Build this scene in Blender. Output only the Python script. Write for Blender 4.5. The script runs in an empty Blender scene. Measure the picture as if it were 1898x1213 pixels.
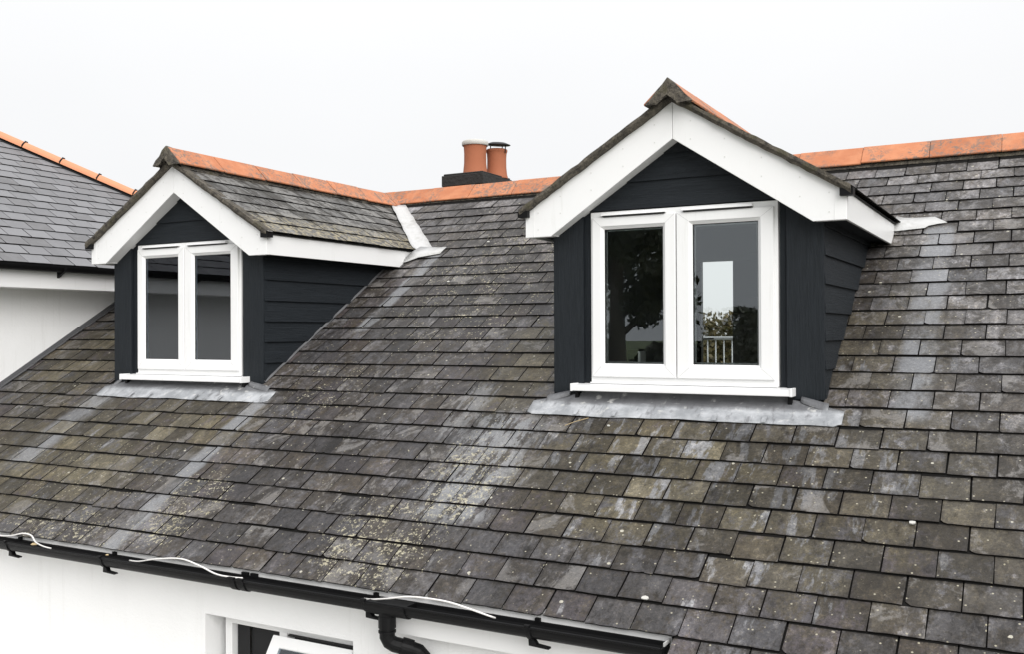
import bpy, math, random
import numpy as np
from mathutils import Vector, Matrix
random.seed(7)
sc = bpy.context.scene
COL = sc.collection
R = math.radians

# ------------------------------------------------------------------ camera
CAM = Vector((6.0401, -5.7557, 0.4002))
yaw, pitch, roll, FPX = 0.5041, 0.0055, -0.0044, 1793.8
fwd = Vector((-math.sin(yaw)*math.cos(pitch), math.cos(yaw)*math.cos(pitch), math.sin(pitch)))
rt = Vector((math.cos(yaw), math.sin(yaw), 0)); up = rt.cross(fwd)
rt2 = rt*math.cos(roll)+up*math.sin(roll); up2 = -rt*math.sin(roll)+up*math.cos(roll)
cam = bpy.data.cameras.new('camera'); co = bpy.data.objects.new('camera', cam); COL.objects.link(co)
M = Matrix((rt2, up2, -fwd)).transposed().to_4x4(); M.translation = CAM
co.matrix_world = M
cam.sensor_width = 36; cam.lens = 36*FPX/1898; cam.clip_end = 2000; cam.clip_start = .05
sc.camera = co
def px(P):
    d = Vector(P)-CAM; z = d.dot(fwd)
    if z <= .1: return (-9999, -9999, z)
    return (949+FPX*d.dot(rt2)/z, 606.5-FPX*d.dot(up2)/z, z)

# ------------------------------------------------------------------ world: bright overcast
w = bpy.data.worlds.new('World'); sc.world = w; w.use_nodes = True
nt = w.node_tree; nt.nodes.clear()
def N(t, k, **kw):
    n = t.nodes.new(k)
    for a, b in kw.items(): setattr(n, a, b)
    return n
out = N(nt, 'ShaderNodeOutputWorld')
SUN_EL, SUN_AZ = R(31), R(130)
skyn = N(nt, 'ShaderNodeTexSky', sky_type='NISHITA', sun_disc=False, sun_elevation=SUN_EL, sun_rotation=SUN_AZ)
bgs = N(nt, 'ShaderNodeBackground'); bgs.inputs[1].default_value = 0.05
hs = N(nt, 'ShaderNodeHueSaturation'); hs.inputs['Saturation'].default_value = .10; hs.inputs['Value'].default_value = .35
nt.links.new(skyn.outputs[0], hs.inputs['Color']); nt.links.new(hs.outputs[0], bgs.inputs[0])
tc = N(nt, 'ShaderNodeTexCoord'); sep = N(nt, 'ShaderNodeSeparateXYZ')
nt.links.new(tc.outputs['Generated'], sep.inputs[0])
def wm(op, a, b=None, c=None):
    n = N(nt, 'ShaderNodeMath', operation=op)
    for i, v in enumerate((a, b, c)):
        if v is None: continue
        if isinstance(v, (int, float)): n.inputs[i].default_value = v
        else: nt.links.new(v, n.inputs[i])
    return n.outputs[0]
zc = wm('MAXIMUM', sep.outputs[2], 0.0)
z2 = wm('MULTIPLY', zc, zc)
ns = N(nt, 'ShaderNodeTexNoise'); ns.inputs['Scale'].default_value = 1.7; ns.inputs['Detail'].default_value = 4
mp = N(nt, 'ShaderNodeMapping'); mp.inputs['Scale'].default_value = (1, 1, 2.2)
nt.links.new(tc.outputs['Generated'], mp.inputs[0]); nt.links.new(mp.outputs[0], ns.inputs['Vector'])
cl = wm('MULTIPLY_ADD', ns.outputs[0], 0.10, -0.05)
lum = wm('ADD', wm('MULTIPLY_ADD', z2, 1.15, 0.66), cl)
below = wm('GREATER_THAN', sep.outputs[2], -0.02)
lum = wm('MULTIPLY', lum, wm('MULTIPLY_ADD', below, .7, .3))
comb = N(nt, 'ShaderNodeCombineColor')
nt.links.new(wm('MULTIPLY', lum, .992), comb.inputs[0]); nt.links.new(wm('MULTIPLY', lum, .998), comb.inputs[1]); nt.links.new(wm('MULTIPLY', lum, 1.01), comb.inputs[2])
bgc = N(nt, 'ShaderNodeBackground'); nt.links.new(comb.outputs[0], bgc.inputs[0]); bgc.inputs[1].default_value = 1.0
add = N(nt, 'ShaderNodeAddShader'); nt.links.new(bgs.outputs[0], add.inputs[0]); nt.links.new(bgc.outputs[0], add.inputs[1])
nt.links.new(add.outputs[0], out.inputs[0])

sun = bpy.data.lights.new('sun', 'SUN'); sun.energy = 2.3; sun.angle = R(50); sun.color = (1, .98, .95)
so = bpy.data.objects.new('sun', sun); COL.objects.link(so)
sd = Vector((1.2, -1.0, .95)).normalized()          # towards the bright part of the cloud
so.rotation_euler = sd.to_track_quat('Z', 'Y').to_euler()
sc.view_settings.view_transform = 'Standard'; sc.view_settings.look = 'None'
sc.view_settings.exposure = 0.22; sc.view_settings.gamma = 1; sc.view_settings.use_curve_mapping = False
sc.render.engine = 'CYCLES'
sc.cycles.max_bounces = 8; sc.cycles.transparent_max_bounces = 12

# ------------------------------------------------------------------ material helpers
class G:
    """small helper for node graphs"""
    def __init__(s, name):
        s.m = bpy.data.materials.new(name); s.m.use_nodes = True
        s.t = s.m.node_tree; s.t.nodes.clear()
        s.out = N(s.t, 'ShaderNodeOutputMaterial'); s.b = N(s.t, 'ShaderNodeBsdfPrincipled')
        s.t.links.new(s.b.outputs[0], s.out.inputs[0])
        s.geo = N(s.t, 'ShaderNodeNewGeometry'); s.obi = N(s.t, 'ShaderNodeObjectInfo')
    def set(s, sock, v):
        i = s.b.inputs[sock]
        if hasattr(v, 'links') or isinstance(v, bpy.types.NodeSocket): s.t.links.new(v, i)
        elif isinstance(v, tuple): i.default_value = (*v, 1) if len(v) == 3 else v
        else: i.default_value = v
    def plug(s, v, i):
        if isinstance(v, bpy.types.NodeSocket): s.t.links.new(v, i)
        elif isinstance(v, tuple): i.default_value = (*v, 1) if (len(v) == 3 and i.type == 'RGBA') else v
        else: i.default_value = v
    def math(s, op, *a, clamp=False):
        n = N(s.t, 'ShaderNodeMath', operation=op); n.use_clamp = clamp
        for i, v in enumerate(a): s.plug(v, n.inputs[i])
        return n.outputs[0]
    def vmap(s, vec, scale=(1, 1, 1), loc=(0, 0, 0), rot=(0, 0, 0)):
        n = N(s.t, 'ShaderNodeMapping'); s.plug(vec, n.inputs[0])
        n.inputs['Scale'].default_value = scale; n.inputs['Location'].default_value = loc; n.inputs['Rotation'].default_value = rot
        return n.outputs[0]
    def noise(s, vec, scale, detail=4, rough=.55, dist=0):
        n = N(s.t, 'ShaderNodeTexNoise'); s.plug(vec, n.inputs['Vector'])
        n.inputs['Scale'].default_value = scale; n.inputs['Detail'].default_value = detail
        n.inputs['Roughness'].default_value = rough; n.inputs['Distortion'].default_value = dist
        return n.outputs[0]
    def vor(s, vec, scale, feature='F1', rnd=1.0):
        n = N(s.t, 'ShaderNodeTexVoronoi'); n.feature = feature; s.plug(vec, n.inputs['Vector']); n.inputs['Scale'].default_value = scale
        n.inputs['Randomness'].default_value = rnd
        return n
    def ramp(s, v, lo, hi):
        n = N(s.t, 'ShaderNodeMapRange'); n.interpolation_type = 'SMOOTHSTEP'; s.plug(v, n.inputs[0])
        n.inputs[1].default_value = lo; n.inputs[2].default_value = hi
        return n.outputs[0]
    def mix(s, f, a, b, mode='MIX'):
        n = N(s.t, 'ShaderNodeMix', data_type='RGBA', blend_type=mode); n.clamp_factor = True
        s.plug(f, n.inputs[0]); s.plug(a, n.inputs[6]); s.plug(b, n.inputs[7])
        return n.outputs[2]
    def bump(s, h, strength=.3, dist=.01, nrm=None):
        n = N(s.t, 'ShaderNodeBump'); n.inputs['Strength'].default_value = strength; n.inputs['Distance'].default_value = dist
        s.plug(h, n.inputs['Height'])
        if nrm is not None: s.t.links.new(nrm, n.inputs['Normal'])
        return n.outputs[0]
    def nrm(s, v): s.t.links.new(v, s.b.inputs['Normal'])
    def sepv(s, v):
        n = N(s.t, 'ShaderNodeSeparateXYZ'); s.plug(v, n.inputs[0]); return n.outputs
    def comb(s, x, y, z):
        n = N(s.t, 'ShaderNodeCombineXYZ'); s.plug(x, n.inputs[0]); s.plug(y, n.inputs[1]); s.plug(z, n.inputs[2]); return n.outputs[0]
    def rnd(s, salt=0.0):
        v = s.math('ADD', s.obi.outputs['Random'], s.geo.outputs['Random Per Island'])
        v = s.math('MULTIPLY', v, 17.31+salt*7.77)
        return s.math('FRACT', v)

P_ = 0.5567                      # roof pitch (rad)
TP, CP, SP = math.tan(P_), math.cos(P_), math.sin(P_)

def mat_plain(name, col, rough=.5, bumpn=None, metallic=0, dirt=0.0, spec=.5):
    g = G(name); pos = g.geo.outputs['Position']
    c = col
    if dirt:
        n = g.noise(pos, 3.5, 5, .6); n2 = g.noise(g.vmap(pos, (9, 9, 1.2)), 2, 4)
        f = g.math('MULTIPLY', g.ramp(n, .45, .8), g.ramp(n2, .35, .7))
        c = g.mix(g.math('MULTIPLY', f, dirt), col, tuple(x*.55*k for x, k in zip(col, (1, .97, .88))))
    g.set('Base Color', c); g.set('Roughness', rough); g.set('Metallic', metallic); g.set('Specular IOR Level', spec)
    if bumpn: g.nrm(g.bump(g.noise(pos, bumpn[0], 4), bumpn[1], bumpn[2]))
    return g.m

def slate_material(name, kind):
    g = G(name); pos = g.geo.outputs['Position']
    if kind == 'main':   # unfold world position into (along, up the slope)
        x, y, z = g.sepv(pos); U = x; S = g.math('DIVIDE', y, CP)
    elif kind == 'wing':
        x, y, z = g.sepv(pos); U = y; S = g.math('MULTIPLY', x, -1.18)
    else:
        x, y, z = g.sepv(pos); U = y; S = g.math('MULTIPLY', z, 1.92)
    flat = g.comb(U, S, g.math('MULTIPLY', g.obi.outputs['Random'], 0.0))
    r1, r2, r3 = g.rnd(0), g.rnd(1.3), g.rnd(3.1)
    # per slate jump of the pattern so veins stop at the joints
    jit = g.comb(g.math('MULTIPLY', r1, 9.0), g.math('MULTIPLY', r2, 7.0), 0.0)
    own = N(g.t, 'ShaderNodeVectorMath', operation='ADD'); g.plug(flat, own.inputs[0]); g.plug(jit, own.inputs[1]); own = own.outputs[0]
    cloudy = g.noise(own, 7, 6, .62); fine = g.noise(own, 55, 4, .7); grit = g.noise(flat, 240, 2, .6)
    streak = g.noise(g.vmap(flat, (1, .16, 1)), 20, 5, .62)
    soft = g.noise(g.vmap(flat, (1, .38, 1)), 1.35, 5, .6)
    blotch = g.noise(flat, 14, 6, .72, .4)
    def band(c, hw, s0, s1, wob=.05):
        xx = g.math('ADD', U, g.math('MULTIPLY_ADD', g.noise(g.vmap(flat, (2, 1, 1)), 3.2, 5, .7), wob*4, -wob*2))
        d = g.math('ABSOLUTE', g.math('SUBTRACT', xx, c)); a = g.math('SUBTRACT', 1.0, g.ramp(d, hw*.45, hw*1.35))
        b = g.math('MULTIPLY', g.ramp(S, s0-.12, s0+.05), g.math('SUBTRACT', 1.0, g.ramp(S, s1-.05, s1+.12)))
        return g.math('MULTIPLY', a, b)
    def mx(*a):
        o = a[0]
        for b in a[1:]: o = g.math('MAXIMUM', o, b)
        return o
    def spot(cx, cy, rx, ry):
        dx = g.math('DIVIDE', g.math('SUBTRACT', U, cx), rx); dy = g.math('DIVIDE', g.math('SUBTRACT', S, cy), ry)
        d = g.math('ADD', g.math('MULTIPLY', dx, dx), g.math('MULTIPLY', dy, dy))
        return g.math('SUBTRACT', 1.0, g.ramp(d, .1, 1.2))
    if kind == 'main':
        ctr = mx(spot(1.9, -.6, 1.1, 1.7), g.math('MULTIPLY', spot(3.2, -1.7, 1.6, .45), .7), g.math('MULTIPLY', spot(6.1, -1.0, .6, .8), .7))
        rgt = g.ramp(U, 4.3, 5.4); top = g.ramp(S, 1.0, 2.6)
        pale = mx(g.math('MULTIPLY', rgt, g.ramp(S, -1.6, .3)), g.math('MULTIPLY', top, .8))  # sky glare on right and upper slates painted in as paler colour
        clean = g.mix(g.ramp(r1, .0, 1.0), (.065, .064, .068), (.135, .132, .140))
        clean = g.mix(g.math('MULTIPLY', g.ramp(r2, .6, .9), .7), clean, (.056, .044, .048))
        clean = g.mix(g.math('MULTIPLY', ctr, .75), clean, g.mix(r1, (.034, .033, .035), (.074, .072, .076)))
        clean = g.mix(g.math('MULTIPLY', pale, .75), clean, g.mix(r3, (.135, .134, .142), (.225, .222, .232)))
        clean = g.mix(g.math('MULTIPLY', g.ramp(streak, .5, .72), .55), clean, g.mix(1.0, clean, (1.7, 1.68, 1.68), 'MULTIPLY'))
        film = g.mix(r2, (.030, .026, .022), (.064, .054, .042))
        area = mx(spot(-.8, -1.0, 1.5, .9), spot(.2, -.55, .9, .5), g.math('MULTIPLY', spot(4.1, -.75, 1.1, .7), 1.0), g.math('MULTIPLY', spot(5.2, -.8, 1.0, 1.0), .8), spot(2.85, .35, .42, .8), spot(-1.8, .4, .8, 1.0), g.math('MULTIPLY', spot(5.2, .6, .5, .8), .7))
        olive = g.mix(r3, (.048, .041, .025), (.100, .087, .053))
        film = g.mix(area, film, olive)
        # big soft cloud + crisp small break-up gives the edges of the film
        mid = g.noise(g.vmap(own, (1, .6, 1)), 9, 8, .78, .3); cell = g.noise(flat, 30, 6, .8)
        fs = g.math('ADD', g.math('MULTIPLY', mid, .72), g.math('MULTIPLY', cell, .28))
        fs = g.math('ADD', fs, g.math('MULTIPLY_ADD', r1, .10, -.05))
        fs = g.math('ADD', fs, g.math('MULTIPLY', area, .085))
        F_ = g.ramp(fs, .455, .555)
        blob = g.ramp(g.noise(g.vmap(own, (1, .5, 1)), 4.5, 6, .7, .5), .42, .62)
        clean = g.mix(g.math('MULTIPLY', blob, .6), clean, g.mix(1.0, clean, (1.55, 1.57, 1.62), 'MULTIPLY'))
        tone = g.mix(g.math('MULTIPLY', F_, .86), clean, film)
        # dark wet stains
        st2 = g.ramp(g.noise(g.vmap(own, (1, .35, 1)), 11, 6, .7), .58, .66)
        tone = g.mix(g.math('MULTIPLY', st2, .6), tone, (.016, .014, .013))
        vein = g.ramp(g.math('ABSOLUTE', g.math('SUBTRACT', g.noise(own, 13, 6, .7, 1.2), .5)), .0, .022)
        tone = g.mix(g.math('MULTIPLY', g.math('SUBTRACT', 1.0, vein), g.math('MULTIPLY_ADD', pale, .35, .15)), tone, (.15, .148, .152))
        # rain-washed clean streaks below the lead
        wash = mx(band(.76, .085, -1.95, -.15, .03), g.math('MULTIPLY', band(-1.04, .16, -1.2, -.25), .6), g.math('MULTIPLY', band(1.05, .07, .85, 2.15, .02), .95),
                  g.math('MULTIPLY', band(5.38, .10, -.1, 2.15, .03), .95))
        rag = g.ramp(g.math('ADD', g.noise(g.vmap(own, (1, .5, 1)), 6, 7, .75), g.math('MULTIPLY_ADD', r2, .30, -.12)), .40, .60)
        wash = g.math('MULTIPLY', wash, g.math('MULTIPLY_ADD', rag, .75, .25))
        wash = g.math('MULTIPLY', wash, g.math('MULTIPLY_ADD', g.ramp(g.math('ADD', g.math('MULTIPLY', cell, .6), g.math('MULTIPLY', r2, .12)), .28, .36), .45, .55))
        tone = g.mix(g.math('MULTIPLY', wash, .85), tone, g.mix(r1, (.16, .166, .180), (.23, .238, .256)))
        w2 = mx(band(3.0, .24, -1.25, -.3, .12), g.math('MULTIPLY', band(2.62, .12, -.5, .05, .08), .5))
        w2 = g.math('MULTIPLY', w2, g.ramp(g.math('ADD', g.math('MULTIPLY', streak, .5), g.math('MULTIPLY', mid, .5)), .47, .51))
        tone = g.mix(g.math('MULTIPLY', w2, .8), tone, (.215, .222, .238))
        sk = g.noise(g.vmap(own, (1, .22, 1)), 8.5, 6, .66)
        w3 = g.ramp(g.math('ADD', sk, g.math('MULTIPLY', mx(spot(4.7, -.75, 1.0, .75), spot(3.7, -.4, .8, .35)), .09)), .61, .66)
        w3 = g.math('MULTIPLY', w3, g.math('SUBTRACT', .85, g.math('MULTIPLY', ctr, .35)))
        tone = g.mix(w3, tone, g.mix(r3, (.14, .144, .156), (.21, .216, .232)))
        # dirt and growth gathering along the slate edges
        uvn = N(g.t, 'ShaderNodeUVMap'); uu, vv, _ = g.sepv(uvn.outputs[0])
        ed = g.math('ABSOLUTE', g.math('SUBTRACT', uu, .5))
        ed = mx(g.ramp(ed, .094, .113), g.math('SUBTRACT', 1.0, g.ramp(vv, .0, .016)), g.ramp(vv, .150, .174))
        tone = g.mix(g.math('MULTIPLY', ed, g.math('MULTIPLY', g.ramp(cell, .40, .56), .55)), tone, (.015, .013, .011))
        tone = g.mix(g.math('MULTIPLY_ADD', ctr, .35, .65), tone, g.mix(1.0, tone, (.70, .69, .69), 'MULTIPLY'))
        # strong blotching inside every slate
        cn = g.noise(g.vmap(own, (1, .7, 1)), 15, 9, .82, .4); c2 = g.noise(own, 42, 6, .8)
        tone = g.mix(g.ramp(cn, .50, .36), tone, g.mix(1.0, tone, (.42, .40, .38), 'MULTIPLY')) if False else tone
        dk = g.math('SUBTRACT', 1.0, g.ramp(cn, .39, .47)); lt = g.ramp(cn, .53, .60)
        tone = g.mix(g.math('MULTIPLY', dk, .8), tone, g.mix(1.0, tone, (.38, .36, .33), 'MULTIPLY'))
        tone = g.mix(g.math('MULTIPLY', lt, .7), tone, g.mix(1.0, tone, (1.95, 1.93, 1.88), 'MULTIPLY'))
        big2 = g.noise(g.vmap(flat, (1, .30, 1)), 2.6, 6, .66, .3)
        tone = g.mix(g.math('MULTIPLY', g.ramp(big2, .53, .64), .55), tone, g.mix(1.0, tone, (1.7, 1.72, 1.78), 'MULTIPLY'))
        tone = g.mix(g.math('MULTIPLY', g.math('SUBTRACT', 1.0, g.ramp(big2, .36, .47)), .6), tone, g.mix(1.0, tone, (.58, .56, .54), 'MULTIPLY'))
        tone = g.mix(g.math('MULTIPLY', g.ramp(c2, .52, .62), .5), tone, g.mix(1.0, tone, (1.8, 1.72, 1.5), 'MULTIPLY'))
        upc = mx(spot(1.9, 2.0, 1.25, 1.5), g.math('MULTIPLY', spot(.9, 2.9, 1.0, .5), .6))
        tone = g.mix(g.math('MULTIPLY', upc, .8), tone, g.mix(1.0, tone, (.62, .60, .58), 'MULTIPLY'))
        ink = g.math('MULTIPLY', mx(upc, g.math('MULTIPLY', rgt, .5)), g.ramp(g.noise(g.vmap(flat, (1, .55, 1)), 6, 8, .82, .5), .465, .52))
        tone = g.mix(g.math('MULTIPLY', ink, .85), tone, (.022, .020, .019))
        tone = g.mix(g.math('MULTIPLY', wash, .5), tone, (.22, .227, .242))
        tone = g.mix(1.0, tone, g.mix(r3, (.70, .695, .69), (1.14, 1.135, 1.13)), 'MULTIPLY')
        pt = g.ramp(g.noise(g.vmap(own, (1, .8, 1)), 3.4, 7, .74, .6), .53, .60)
        tone = g.mix(g.math('MULTIPLY', g.math('MULTIPLY', pt, g.ramp(r1, .45, .75)), .6), tone, (.175, .168, .165))
        wb = g.ramp(g.noise(flat, 1.7, 5, .65), .42, .62)
        tone = g.mix(g.math('MULTIPLY', wb, .28), tone, g.mix(1.0, tone, (1.06, .97, .82), 'MULTIPLY'))
        tone = g.mix(g.math('MULTIPLY', g.ramp(g.math('ADD', wash, g.math('MULTIPLY_ADD', mid, .9, -.45)), .10, .75), .55), tone, (.175, .180, .192))
        tone = g.mix(g.math('MULTIPLY', w2, .55), tone, (.20, .205, .215))
        # lichen
        lz = mx(spot(2.72, -1.5, .50, .55), spot(2.95, -.9, .36, .6), g.math('MULTIPLY', spot(.2, -1.72, .9, .3), .8), g.math('MULTIPLY', spot(-.1, -1.2, 1.0, .6), .45), spot(1.05, -1.45, .35, .5), g.math('MULTIPLY', spot(1.95, 1.7, 1.1, 1.5), .62), g.math('MULTIPLY', spot(1.3, -.1, .5, .6), .5))
        vz = g.vor(g.vmap(flat, (1, .62, 1)), 66); vd = vz.outputs['Distance']
        big = g.noise(g.vmap(flat, (1, .7, 1)), 9, 6, .75)
        li = g.math('MULTIPLY', g.math('SUBTRACT', 1.0, g.ramp(g.math('ADD', vd, g.math('MULTIPLY', fine, .25)), .34, .44)),
                    g.ramp(g.math('ADD', g.math('ADD', big, g.math('MULTIPLY', ed, .045)), g.math('MULTIPLY', lz, .14)), .60, .68))
        lz = g.math('MULTIPLY', lz, g.ramp(g.noise(flat, 2.4, 4, .6), .34, .58))
        crust = g.ramp(g.math('ADD', g.math('ADD', g.noise(flat, 26, 6, .78), g.math('MULTIPLY', lz, .13)), g.math('MULTIPLY', g.noise(flat, 3, 3), .12)), .715, .745)
        crust = g.math('MULTIPLY', crust, g.ramp(lz, .0, .4))
        tone = g.mix(mx(g.math('MULTIPLY', li, .8), g.math('MULTIPLY', crust, .85)), tone, g.mix(r2, (.32, .29, .20), (.44, .41, .31)))
        cr2 = g.math('MULTIPLY', g.ramp(g.noise(g.vmap(flat, (1, .6, 1)), 19, 7, .8), .655, .69), .75)
        tone = g.mix(cr2, tone, (.30, .275, .215))
        v3 = g.vor(flat, 34); sp3 = g.math('MULTIPLY', g.math('SUBTRACT', 1.0, g.ramp(v3.outputs['Distance'], .12, .21)), g.math('GREATER_THAN', g.sepv(v3.outputs['Color'])[1], g.math('SUBTRACT', .80, g.math('MULTIPLY', lz, .25))))
        tone = g.mix(g.math('MULTIPLY', sp3, .8), tone, (.36, .335, .26))
        # few isolated white spots
        v2 = g.vor(flat, 5.5); hit = g.math('LESS_THAN', g.math('ADD', v2.outputs['Distance'], g.math('MULTIPLY', fine, .06)), .085)
        keep = g.math('GREATER_THAN', g.sepv(v2.outputs['Color'])[0], .42)
        tone = g.mix(g.math('MULTIPLY', g.math('MULTIPLY', hit, keep), .8), tone, (.46, .44, .37))
        rough = g.math('MULTIPLY_ADD', cloudy, .35, .34)
    elif kind == 'wing':
        tone = g.mix(r1, (.13, .13, .137), (.19, .19, .20))
        tone = g.mix(g.math('MULTIPLY', g.ramp(r2, .75, .9), .6), tone, (.10, .098, .10))
        tone = g.mix(g.math('MULTIPLY', g.ramp(cloudy, .4, .7), .35), tone, (.22, .22, .23))
        rough = g.math('MULTIPLY_ADD', cloudy, .3, .35)
    else:
        tone = g.mix(g.ramp(r1, .1, .9), (.085, .084, .083), (.16, .157, .152))
        tone = g.mix(g.math('MULTIPLY', g.ramp(cloudy, .4, .7), .5), tone, (.165, .16, .15))
        tone = g.mix(g.math('MULTIPLY', g.ramp(blotch, .50, .56), .8), tone, (.030, .027, .024))
        tone = g.mix(g.math('MULTIPLY', g.ramp(g.noise(g.vmap(flat, (1, .3, 1)), 5, 5, .7), .50, .57), .88), tone, (.024, .022, .018))
        low = g.math('SUBTRACT', 1.0, g.ramp(S, 2.45, 2.75))
        tone = g.mix(g.math('MULTIPLY', g.math('MULTIPLY', low, g.ramp(g.noise(flat, 22, 6, .78), .48, .56)), .8), tone, (.30, .26, .17))
        rough = g.math('MULTIPLY_ADD', cloudy, .3, .42)
    gk = .55 if kind != 'wing' else .2
    tone = g.mix(g.math('MULTIPLY', g.ramp(fine, .45, .72), gk), tone, g.mix(1.0, tone, (1.75, 1.72, 1.65), 'MULTIPLY'))
    tone = g.mix(g.math('MULTIPLY', g.ramp(g.noise(flat, 80, 5, .8), .50, .64), gk), tone, g.mix(1.0, tone, (.45, .43, .40), 'MULTIPLY'))
    tone = g.mix(g.math('MULTIPLY', g.ramp(grit, .52, .72), gk*.6), tone, g.mix(1.0, tone, (1.9, 1.85, 1.7), 'MULTIPLY'))
    g.set('Base Color', tone); g.set('Roughness', rough); g.set('Specular IOR Level', .22)
    h = g.math('ADD', g.math('MULTIPLY', cloudy, .6), g.math('ADD', g.math('MULTIPLY', fine, .3), g.math('MULTIPLY', grit, .1)))
    g.nrm(g.bump(h, .7, .008))
    return g.m

def terracotta(name, stain=1.0, clean=False):
    g = G(name); pos = g.geo.outputs['Position']; r = g.rnd(0)
    base = g.mix(r, (.37, .125, .052), (.46, .17, .078))
    if clean: base = g.mix(r, (.56, .235, .125), (.60, .26, .14))
    n = g.noise(pos, 26, 7, .8, .6); m = g.noise(pos, 5, 4, .6)
    f = g.ramp(g.math('ADD', n, g.math('MULTIPLY', m, .3)), .63, .70)
    base = g.mix(g.math('MULTIPLY', g.ramp(g.noise(pos, 9, 4), .4, .7), .35), base, (.60, .27, .14))
    f = g.math('MULTIPLY', f, g.ramp(g.noise(pos, 3.2, 3), .40, .56))
    c = g.mix(g.math('MULTIPLY', f, .85*stain), base, (.15, .12, .10))
    dk = g.ramp(g.noise(pos, 60, 5, .7), .60, .7)
    c = g.mix(g.math('MULTIPLY', dk, .4*stain), c, (.06, .05, .045))
    g.set('Base Color', c); g.set('Roughness', .8)
    g.nrm(g.bump(g.noise(pos, 120, 4), .3, .004))
    return g.m

def mortar_mat(name):
    g = G(name); pos = g.geo.outputs['Position']
    n = g.noise(pos, 18, 7, .75, .5); n2 = g.noise(pos, 70, 5, .7)
    c = g.mix(g.ramp(n, .35, .65), (.030, .026, .022), (.135, .118, .092))
    c = g.mix(g.math('MULTIPLY', g.ramp(n2, .55, .7), .7), c, (.24, .21, .16))
    c = g.mix(g.math('MULTIPLY', g.ramp(g.noise(pos, 9, 4), .56, .66), .6), c, (.06, .055, .025))
    g.set('Base Color', c); g.set('Roughness', .95)
    g.nrm(g.bump(g.math('ADD', n, n2), .9, .02))
    return g.m

def charcoal(name, axis):
    g = G(name); pos = g.geo.outputs['Position']
    sc_ = {'x': (2.2, 30, 45), 'y': (30, 2.2, 45), 'z': (55, 30, 2.5)}[axis]
    gr = g.noise(g.vmap(pos, sc_), 1.6, 7, .68, 1.3)
    c = g.mix(g.ramp(gr, .3, .7), (.0085, .0112, .0142), (.0145, .0182, .0225))
    c = g.mix(g.math('MULTIPLY', g.ramp(g.noise(pos, 2.2, 4), .5, .8), .3), c, (.018, .020, .023))
    g.set('Base Color', c); g.set('Roughness', .62); g.set('Specular IOR Level', .22)
    g.nrm(g.bump(gr, .6, .010)); return g.m

def upvc(name):
    g = G(name); pos = g.geo.outputs['Position']
    n = g.noise(pos, 6, 5, .6); sp = g.noise(pos, 75, 3, .6)
    c = g.mix(g.math('MULTIPLY', g.ramp(n, .5, .8), .18), (.79, .79, .79), (.69, .685, .67))
    c = g.mix(g.math('MULTIPLY', g.ramp(sp, .74, .78), .5), c, (.35, .33, .30))
    st = g.noise(g.vmap(pos, (14, 14, 1.2)), 2, 4, .6)
    c = g.mix(g.math('MULTIPLY', g.ramp(st, .60, .76), .12), c, (.42, .41, .36))
    g.set('Base Color', c); g.set('Roughness', .34); return g.m

def render_wall(name):
    g = G(name); pos = g.geo.outputs['Position']
    n = g.noise(pos, 1.4, 5, .6); x, y, z = g.sepv(pos)
    c = g.mix(g.math('MULTIPLY', g.ramp(n, .4, .75), .3), (.81, .81, .81), (.74, .74, .735))
    st = g.noise(g.vmap(pos, (16, 16, .9)), 1, 5, .7)
    drip = g.math('MULTIPLY', g.ramp(st, .52, .7), g.ramp(g.noise(pos, .9, 3), .45, .6))
    c = g.mix(g.math('MULTIPLY', drip, .12), c, (.42, .41, .38))
    g.set('Base Color', c); g.set('Roughness', .9)
    h = g.math('ADD', g.noise(pos, 45, 5, .7), g.math('MULTIPLY', g.noise(pos, 7, 3), .8))
    g.nrm(g.bump(h, .5, .006)); return g.m

def lead_mat(name):
    g = G(name); pos = g.geo.outputs['Position']
    n = g.noise(pos, 7, 5, .65); d = g.noise(g.vmap(pos, (6, 2, 2)), 4, 6, .7)
    c = g.mix(g.ramp(n, .35, .7), (.27, .28, .295), (.47, .48, .50))
    c = g.mix(g.math('MULTIPLY', g.ramp(d, .52, .68), .65), c, (.13, .13, .135))
    x, y, z = g.sepv(pos); sill_shade = g.ramp(g.math('ADD', y, g.math('MULTIPLY', g.noise(pos, 9, 5, .7), .05)), -.098, -.060)
    c = g.mix(g.math('MULTIPLY', sill_shade, .8), c, (.085, .085, .09))  # sill's shade, with some dirt, painted into the lead's upper band
    c = g.mix(g.math('MULTIPLY', g.ramp(g.noise(pos, 15, 4), .6, .72), .6), c, (.60, .595, .57))
    g.set('Base Color', c); g.set('Roughness', .62); g.set('Metallic', .15)
    g.nrm(g.bump(g.math('ADD', n, g.noise(pos, 30, 3)), .35, .012)); return g.m

def glass_mat(name):
    m = bpy.data.materials.new(name); m.use_nodes = True; t = m.node_tree; t.nodes.clear()
    o = N(t, 'ShaderNodeOutputMaterial'); mx = N(t, 'ShaderNodeMixShader'); fr = N(t, 'ShaderNodeFresnel'); fr.inputs[0].default_value = 1.62
    tr = N(t, 'ShaderNodeBsdfTransparent'); tr.inputs[0].default_value = (.93, .955, .945, 1)
    gl = N(t, 'ShaderNodeBsdfGlossy'); gl.inputs['Roughness'].default_value = .0; gl.inputs[0].default_value = (.90, .945, 1, 1)
    mu = N(t, 'ShaderNodeMath', operation='MULTIPLY'); mu.inputs[1].default_value = 1.45
    t.links.new(fr.outputs[0], mu.inputs[0]); t.links.new(mu.outputs[0], mx.inputs[0])
    t.links.new(tr.outputs[0], mx.inputs[1]); t.links.new(gl.outputs[0], mx.inputs[2]); t.links.new(mx.outputs[0], o.inputs[0])
    return m

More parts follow.
